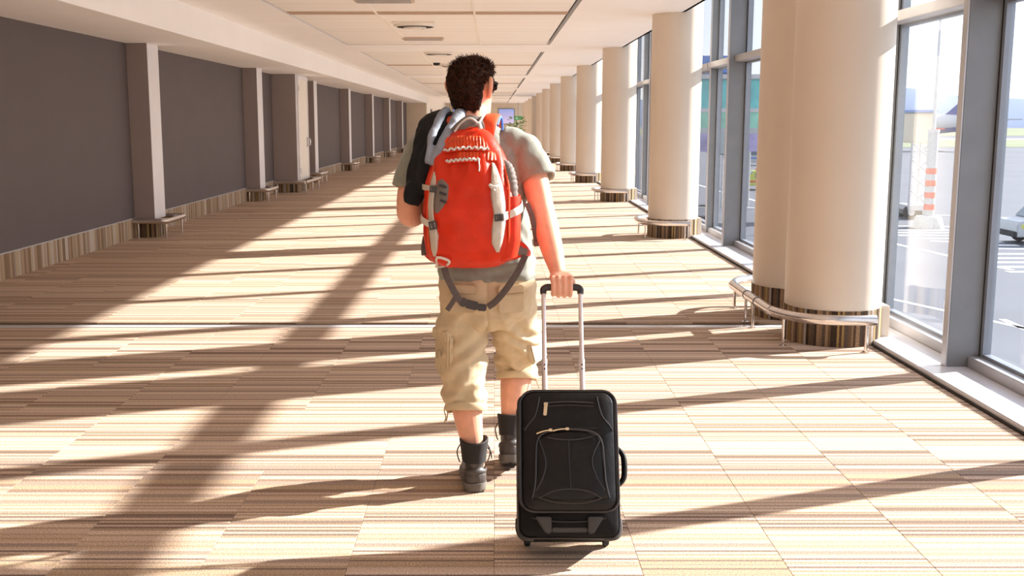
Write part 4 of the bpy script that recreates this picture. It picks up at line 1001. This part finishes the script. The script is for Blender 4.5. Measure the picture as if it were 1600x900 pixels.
# shoulder straps over the shirt
def shoulder(s, cx):
    pts = [(cx*.9+PXC*.1, 4.225, 1.435), (cx, 4.255, 1.492), (cx+s*.010, 4.325, 1.522), (cx+s*.018, 4.40, 1.515), (cx+s*.022, 4.475, 1.462), (cx+s*.020, 4.525, 1.37), (cx+s*.018, 4.545, 1.26)]
    st = obj('shoulder_strap', MB().tube(pts, [(.007,.026),(.009,.032),(.009,.034),(.009,.034),(.008,.033),(.008,.030),(.006,.022)], 12, 5, up=(0,0,1)), mt['orange_l'], bp)
    ed_ = [(p[0]+s*.033, p[1]+.005, p[2]-.006) for p in pts[1:5]]
    obj('strap_edging', MB().tube(ed_, .005, 8, 4), mt['blue'], st)
    web(bp, [(cx+s*.018,4.545,1.27),(cx+s*.05,4.53,1.15),(cx+s*.11,4.44,1.05),(cx+s*.115,4.33,1.01),(cx+s*.10,4.24,1.0)], .022, mat='dgrey', name='lower_strap', up=None)
shoulder(1, -.020); shoulder(-1, -.160)
# load lifter strap between pack and right shoulder
web(bp, [(-.012,4.19,1.385),(.030,4.195,1.36),(.056,4.205,1.315),(.062,4.205,1.27)], .026, mat='orange_l', up=(0,-1,0), name='load_lifter')
# hip belt wing and the long waist strap hanging in a V behind
obj('hip_wing', MB().tube([(.040,4.205,.985),(.085,4.180,1.005),(.118,4.190,1.000),(.140,4.23,.985)], [(.030,.010),(.036,.012),(.026,.010),(.012,.006)], 12, 5, up=(0,0,1)), mt['orange'], bp)
obj('hip_wing_pad', MB().tube([(.060,4.174,1.000),(.095,4.166,1.004),(.128,4.190,.995)], [(.015,.006),(.018,.007),(.014,.005)], 10, 5, up=(0,0,1)), mt['mgrey'], bp)
obj('hip_wing', MB().tube([(-.215,4.205,.975),(-.250,4.21,.985),(-.272,4.25,.980)], [(.024,.010),(.028,.010),(.012,.006)], 12, 5, up=(0,0,1)), mt['orange'], bp)
web(bp, [(.122,4.172,.985),(.095,4.165,.925),(.050,4.168,.855),(.005,4.180,.800),(-.025,4.186,.778)], .026, up=(0,-1,.1), name='waist_strap')
web(bp, [(-.196,4.155,.952),(-.185,4.155,.905),(-.160,4.165,.850),(-.135,4.178,.806),(-.110,4.186,.790)], .026, up=(0,-1,.1), name='waist_strap')
web(bp, [(-.150,4.172,.822),(-.165,4.178,.795),(-.185,4.184,.765)], .020, up=(0,-1,.1), name='strap_tail')
bk = obj('side_release_buckle', slab(-.088, 4.184, .786, .05, .034, .014, 0, 0, R(14), .006), mt['buckle'], bp, bevel=.003)
obj('prong_half', slab(-.048, 4.184, .776, .036, .028, .012, 0, 0, R(6), .005), mt['buckle'], bk, bevel=.003)
obj('buckle', slab(-.122, 4.184, .797, .024, .034, .012, 0, 0, R(30), .005), mt['buckle'], bp, bevel=.002)
# small loose strap ends and the corner tab
web(bp, [(-.266,4.15,1.06),(-.272,4.13,1.02),(-.270,4.125,.990)], .020, up=(0,-1,0), name='strap_tail')
web(bp, [(.128,4.215,1.185),(.148,4.205,1.13),(.160,4.205,1.07),(.166,4.205,1.03)], .020, up=(0,-1,0), name='strap_tail')
obj('strap_end', slab(.167, 4.203, 1.025, .024, .018, .006, 0, 0, R(-8), .003), mt['mgrey'], bp, bevel=.001)
tb = [(-.215,.994),(-.172,.984),(-.172,.970),(-.196,.950),(-.222,.948),(-.218,.958)]
obj('corner_tab', MB().tube([(x, front_y(x, max(z,.950), .012), z) for x, z in tb], .005, 8, 3, closed=True), mt['white_web'], bp)

# ================================================================== jacket slung over the left shoulder
mt['jacket'] = pmat('black_fleece', (.005,.005,.007), .95, var=.3, scale=40, bump=.5, bscale=140)
mt['lining'] = pmat('slate_blue_lining', (.25,.28,.34), .75, var=.12, scale=25, bump=.3, bscale=200)
jk = thing('jacket', (-.26, 4.28, 1.18), 'black jacket with slate blue lining slung over the left shoulder', 'jacket')
jd = lambda co, no: .010*nz(co, 14, 14, 8, 41)+.004*nz(co, 38, 38, 22, 43)
j1 = [MB().tube([(-.165,4.555,1.20),(-.20,4.53,1.36),(-.225,4.46,1.46),(-.228,4.37,1.512),(-.240,4.275,1.490),(-.262,4.205,1.40),(-.285,4.175,1.30),(-.302,4.170,1.235)], [(.030,.045),(.035,.055),(.035,.06),(.030,.066),(.034,.064),(.042,.060),(.042,.056),(.030,.044)], 16, 5, up=None),
      MB().tube([(-.255,4.36,1.485),(-.272,4.26,1.455),(-.292,4.20,1.36),(-.312,4.185,1.26),(-.318,4.18,1.205)], [(.028,.035),(.03,.036),(.03,.034),(.028,.030),(.022,.024)], 14, 5),
      MB().tube([(-.300,4.16,1.26),(-.312,4.150,1.215),(-.322,4.148,1.185)], [(.040,.036),(.045,.040),(.034,.032)], 14, 5),
      MB().tube([(-.185,4.33,1.522),(-.215,4.23,1.47),(-.246,4.145,1.38),(-.268,4.125,1.29),(-.280,4.13,1.23)], [(.022,.03),(.026,.034),(.026,.034),(.022,.028),(.016,.02)], 14, 5)]
obj('shell', None, mt['jacket'], jk, me=remesh('shell', j1, .0055, 4, .5, jd))
j2 = [MB().tube([(-.130,4.40,1.525),(-.135,4.33,1.530),(-.150,4.245,1.500),(-.180,4.165,1.440),(-.212,4.115,1.385),(-.232,4.100,1.335)], [(.020,.022),(.022,.024),(.024,.024),(.024,.024),(.022,.022),(.014,.014)], 14, 5),
      MB().tube([(-.185,4.36,1.545),(-.200,4.28,1.536),(-.222,4.195,1.488),(-.242,4.135,1.425),(-.252,4.105,1.345)], [(.012,.014),(.015,.016),(.016,.016),(.014,.014),(.010,.010)], 12, 5)]
obj('lining', None, mt['lining'], jk, me=remesh('lining', j2, .005, 3, .5, lambda co, no: .006*nz(co, 22, 22, 14, 47)+.003*nz(co, 50, 50, 30, 49)))

# ================================================================== trolley suitcase
mt['case'] = pmat('black_leatherette', (.0045,.0038,.0045), .42, var=.25, scale=20, spec=.28, bump=.35, bscale=35, bdist=.006)
mt['case2'] = pmat('black_nylon', (.004,.0035,.0035), .6, spec=.2, var=.3, scale=60, bump=.3, bscale=350)
mt['case_pipe'] = pmat('case_piping', (.018,.016,.017), .3)
mt['zip'] = pmat('brass_zip', (.68,.58,.42), .3, .9)
mt['rod'] = pmat('trolley_aluminium', (.80,.72,.72), .3, .7, var=.04)
mt['skid'] = pmat('grey_skid', (.045,.04,.038), .5)
ALP = R(25); CB = Vector((.258, 3.655, .0))
def cm_(): return Matrix.Translation(CB) @ Matrix.Rotation(-ALP, 4, 'X')   # local: x across, -y = front panel, z along the case
CM = cm_()
sc = thing('suitcase', CB, 'black wheeled suitcase tilted on two wheels, pulled by its trolley handle', 'suitcase')
HWc = .172; Z0c, Z1c = .022, .520; YF = -.185
def rr2(hw, z0, z1, y, r, seg=6):
    o = []
    for cx, cz, a0 in ((hw-r, z1-r, 0), (-hw+r, z1-r, 90), (-hw+r, z0+r, 180), (hw-r, z0+r, 270)):
        for k in range(seg+1):
            a = R(a0+90*k/seg); o.append((cx+r*math.cos(a), y, cz+r*math.sin(a)))
    return o
def shell(hw, z0, z1, prof, r):
    return MB().loft([rr2(hw-i, z0+i, z1-i, y, max(.006, r-i*.6)) for y, i in prof])
obj('body', shell(HWc, Z0c, Z1c, ((.010,.012),(.004,.003),(-.005,0),(-.09,-.002),(-.165,0),(-.180,.006),(-.185,.016)), .035).xf(CM), mt['case2'], sc)
fp = obj('front_panel', shell(HWc-.006, .105, Z1c+.006, ((-.15,.002),(-.205,0),(-.218,.004),(-.226,.014),(-.230,.05),(-.2305,.09)), .048).xf(CM), mt['case'], sc)
def pipe(hw, z0, z1, y, r, rad, parent, mat='case_pipe'):
    return obj('piping', MB().tube(rr2(hw, z0, z1, y, r), rad, 8, 1, closed=True).xf(CM), mt[mat], parent)
pipe(HWc-.004, .107, Z1c+.004, -.217, .048, .0045, fp); pipe(HWc+.001, Z0c, Z1c, -.168, .035, .004, sc); pipe(HWc+.001, Z0c, Z1c, .0, .035, .004, sc)
# lower pocket with its curved seams
def arc(pts, rad, parent, name='seam', mat='case_pipe', y=None):
    return obj(name, MB().tube(pts, rad, 8, 5).xf(CM), mt[mat], parent)
pkt = obj('front_pocket', MB().loft([[(x*k, y, .142+(z-.142)*k2+(1-k2)*.11) for x, z in [(-.128,.150),(-.116,.205),(-.114,.29),(-.112,.335),(-.098,.362),(-.06,.378),(0,.382),(.06,.378),(.098,.362),(.112,.335),(.114,.29),(.120,.205),(.132,.150),(.06,.138),(0,.135),(-.06,.138)]] for y, k, k2 in ((-.222,1,1),(-.242,1,1),(-.249,.97,.97),(-.253,.88,.90),(-.255,.6,.65))]).xf(CM), mt['case'], fp)
Yp = -.250
arc([(-.129,Yp+.006,.150),(-.118,Yp,.205),(-.115,Yp,.29),(-.112,Yp,.335),(-.096,Yp,.364),(-.06,Yp,.379),(0,Yp,.383),(.06,Yp,.379),(.096,Yp,.364),(.112,Yp,.335),(.116,Yp,.29),(.121,Yp,.205),(.133,Yp+.006,.150)], .0042, pkt, 'zip_track')
arc([(-.104,Yp-.004,.345),(-.088,Yp-.006,.30),(-.082,Yp-.006,.26),(-.094,Yp-.004,.215),(-.114,Yp,.175)], .0028, pkt)
arc([(.104,Yp-.004,.345),(.082,Yp-.006,.30),(.076,Yp-.006,.265),(.090,Yp-.004,.22),(.118,Yp,.175)], .0028, pkt)
arc([(-.105,Yp-.002,.150),(-.06,Yp-.005,.172),(0,Yp-.006,.180),(.06,Yp-.005,.172),(.105,Yp-.002,.150)], .0028, pkt)
arc([(-.105,Yp-.002,.150),(-.05,Yp-.005,.136),(.02,Yp-.006,.132),(.07,Yp-.004,.138),(.105,Yp-.002,.150)], .0028, pkt)
arc([(-.075,Yp-.004,.355),(-.03,Yp-.005,.348),(.03,Yp-.005,.348),(.08,Yp-.004,.358)], .0028, pkt)
arc([(-.002,Yp-.006,.35),(-.002,Yp-.006,.27),(.002,Yp-.006,.18)], .0016, pkt)
for xa, xb in ((-.112,-.064), (-.056,-.006)):
    z_ = lambda x: .372+.012*(1-((x)/.11)**2)
    zp = obj('zip_slider', slab(0, 0, 0, .012, .010, .008, rr=.002).xf(CM @ Matrix.Translation((xb, Yp-.004, z_(xb)))), mt['zip'], pkt, bevel=.001)
    obj('zip_pull', MB().tube([(xb, Yp-.006, z_(xb)), ((xa+xb)/2, Yp-.008, (z_(xa)+z_(xb))/2), (xa, Yp-.004, z_(xa)-.004)], [(.002,.003),(.0025,.0035),(.003,.004)], 8, 3).xf(CM), mt['zip'], zp)
# upper zipped pocket and shoulder seams
arc([(-.085,-.232,.478),(0,-.233,.482),(.088,-.232,.478)], .003, fp, 'zip_track')
arc([(-.085,-.231,.466),(0,-.232,.470),(.088,-.231,.466)], .002, fp)
zs_ = obj('zip_slider', slab(0, 0, 0, .014, .010, .008, rr=.002).xf(CM @ Matrix.Translation((-.078, -.236, .474))), mt['zip'], fp, bevel=.001)
obj('zip_pull', slab(0, 0, 0, .012, .038, .004, rr=.003, rotz=0, roty=R(6)).xf(CM @ Matrix.Translation((-.080, -.240, .452))), mt['zip'], zs_, bevel=.001)
for s in (-1, 1):
    arc([(s*.10,-.231,.500),(s*.108,-.232,.46),(s*.118,-.232,.43),(s*.142,-.228,.40),(s*.152,-.226,.382)], .003, fp)
arc([(-.160,-.222,.392),(-.05,-.2325,.390),(.06,-.2325,.390),(.160,-.222,.392)], .0018, fp)
# side carry handle on the right, top lug, skid feet, wheels
hd = obj('side_handle', MB().tube([(HWc,-.085,.205),(HWc+.012,-.085,.212),(HWc+.030,-.085,.235),(HWc+.034,-.085,.275),(HWc+.030,-.085,.315),(HWc+.012,-.085,.338),(HWc,-.085,.345)], [(.008,.012),(.009,.013),(.010,.015),(.011,.016),(.010,.015),(.009,.013),(.008,.012)], 10, 5).xf(CM), mt['case2'], sc)
for z in (.212, .338): obj('handle_mount', slab(0, 0, 0, .012, .034, .034, rr=.004).xf(CM @ Matrix.Translation((HWc+.006, -.085, z))), mt['skid'], hd, bevel=.002)
obj('top_handle', MB().tube([(-.06,-.10,Z1c),(-.05,-.10,Z1c+.012),(0,-.10,Z1c+.016),(.05,-.10,Z1c+.012),(.06,-.10,Z1c)], [(.006,.012)]*5, 10, 4, up=(0,0,1)).xf(CM), mt['case2'], sc)
for s in (-1, 1):
    sk = [(s*.118,.092),(s*.062,.092),(s*.062,.036),(s*.082,.036)]
    obj('skid_foot', MB().prism(sk if s < 0 else sk[::-1], -.205, -.17, 'y').xf(CM), mt['skid'], sc, bevel=.004)
    obj('corner_guard', MB().tube([(s*(HWc+.002),-.14,.09),(s*(HWc+.002),-.15,.05),(s*(HWc-.012),-.16,.026),(s*(HWc-.05),-.165,.020)], [(.006,.010)]*4, 8, 5).xf(CM), mt['skid'], sc)
    ax = s*.140
    wh = CB+Vector((0,0,0)); wc = Vector((CB.x+ax, CB.y+.012, .026))
    hs = obj('wheel_housing', slab(0, 0, 0, .050, .05, .060, rr=.012).xf(Matrix.Translation(wc+Vector((0,.008,.030)))), mt['case2'], sc, bevel=.006)
    w_ = obj('wheel', MB().cyl(wc-Vector((.011,0,0)), wc+Vector((.011,0,0)), .025, 22), mt['tyre'], sc, bevel=.004)
    obj('hub', MB().cyl(wc-Vector((.0125,0,0)), wc+Vector((.0125,0,0)), .011, 14), mt['skid'], w_)
obj('lower_seam', MB().tube([(-.165,-.178,.098),(-.08,-.187,.080),(0,-.188,.076),(.08,-.187,.080),(.165,-.178,.098)], .003, 8, 5).xf(CM), mt['case_pipe'], sc)
obj('bottom_bar', MB().box(-.062, .062, -.196, -.18, .040, .056).xf(CM), mt['skid'], sc, bevel=.004)
# telescopic handle
lg = (Vector((BX, BY, BZ))-CB); LG = math.cos(ALP)*lg.z+math.sin(ALP)*lg.y; YG = math.cos(ALP)*lg.y-math.sin(ALP)*lg.z
hx = .070
for s in (-1, 1):
    yb = lambda z: .0+(YG)*(z-.5)/(LG-.5)
    rd = obj('handle_rod', MB().tube([(s*hx, .0, .30), (s*hx, .0, .5), (s*hx, yb(.68), .68)], [(.0085,.0105)]*3, 14, 1, up=(0,1,0)).xf(CM), mt['rod'], sc)
    obj('inner_rod', MB().tube([(s*hx, yb(.67), .67), (s*hx, YG, LG-.012)], [(.0062,.0085)]*2, 14, 1, up=(0,1,0)).xf(CM), mt['rod'], rd)
    obj('rod_collar', MB().tube([(s*hx, yb(.668), .668), (s*hx, yb(.684), .684)], [(.0095,.0115)]*2, 14, 1, up=(0,1,0)).xf(CM), mt['rod'], rd)
    for k in (0, 1): obj('button', MB().cyl((s*hx, yb(.655)-.006, .662-k*.016), (s*hx, yb(.655)-.0112, .662-k*.016), .003, 10).xf(CM), mt['buckle'], rd)
gp = [(-hx,YG,LG-.022),(-hx,YG,LG-.004),(-hx+.016,YG,LG+.004),(-.02,YG,LG+.003),(.02,YG,LG+.003),(hx-.016,YG,LG+.004),(hx,YG,LG-.004),(hx,YG,LG-.022)]
obj('grip', MB().tube(gp, [(.012,.012),(.013,.013),(.014,.014),(.0135,.0135),(.0135,.0135),(.014,.014),(.013,.013),(.012,.012)], 14, 5).xf(CM), mt['buckle'], sc)
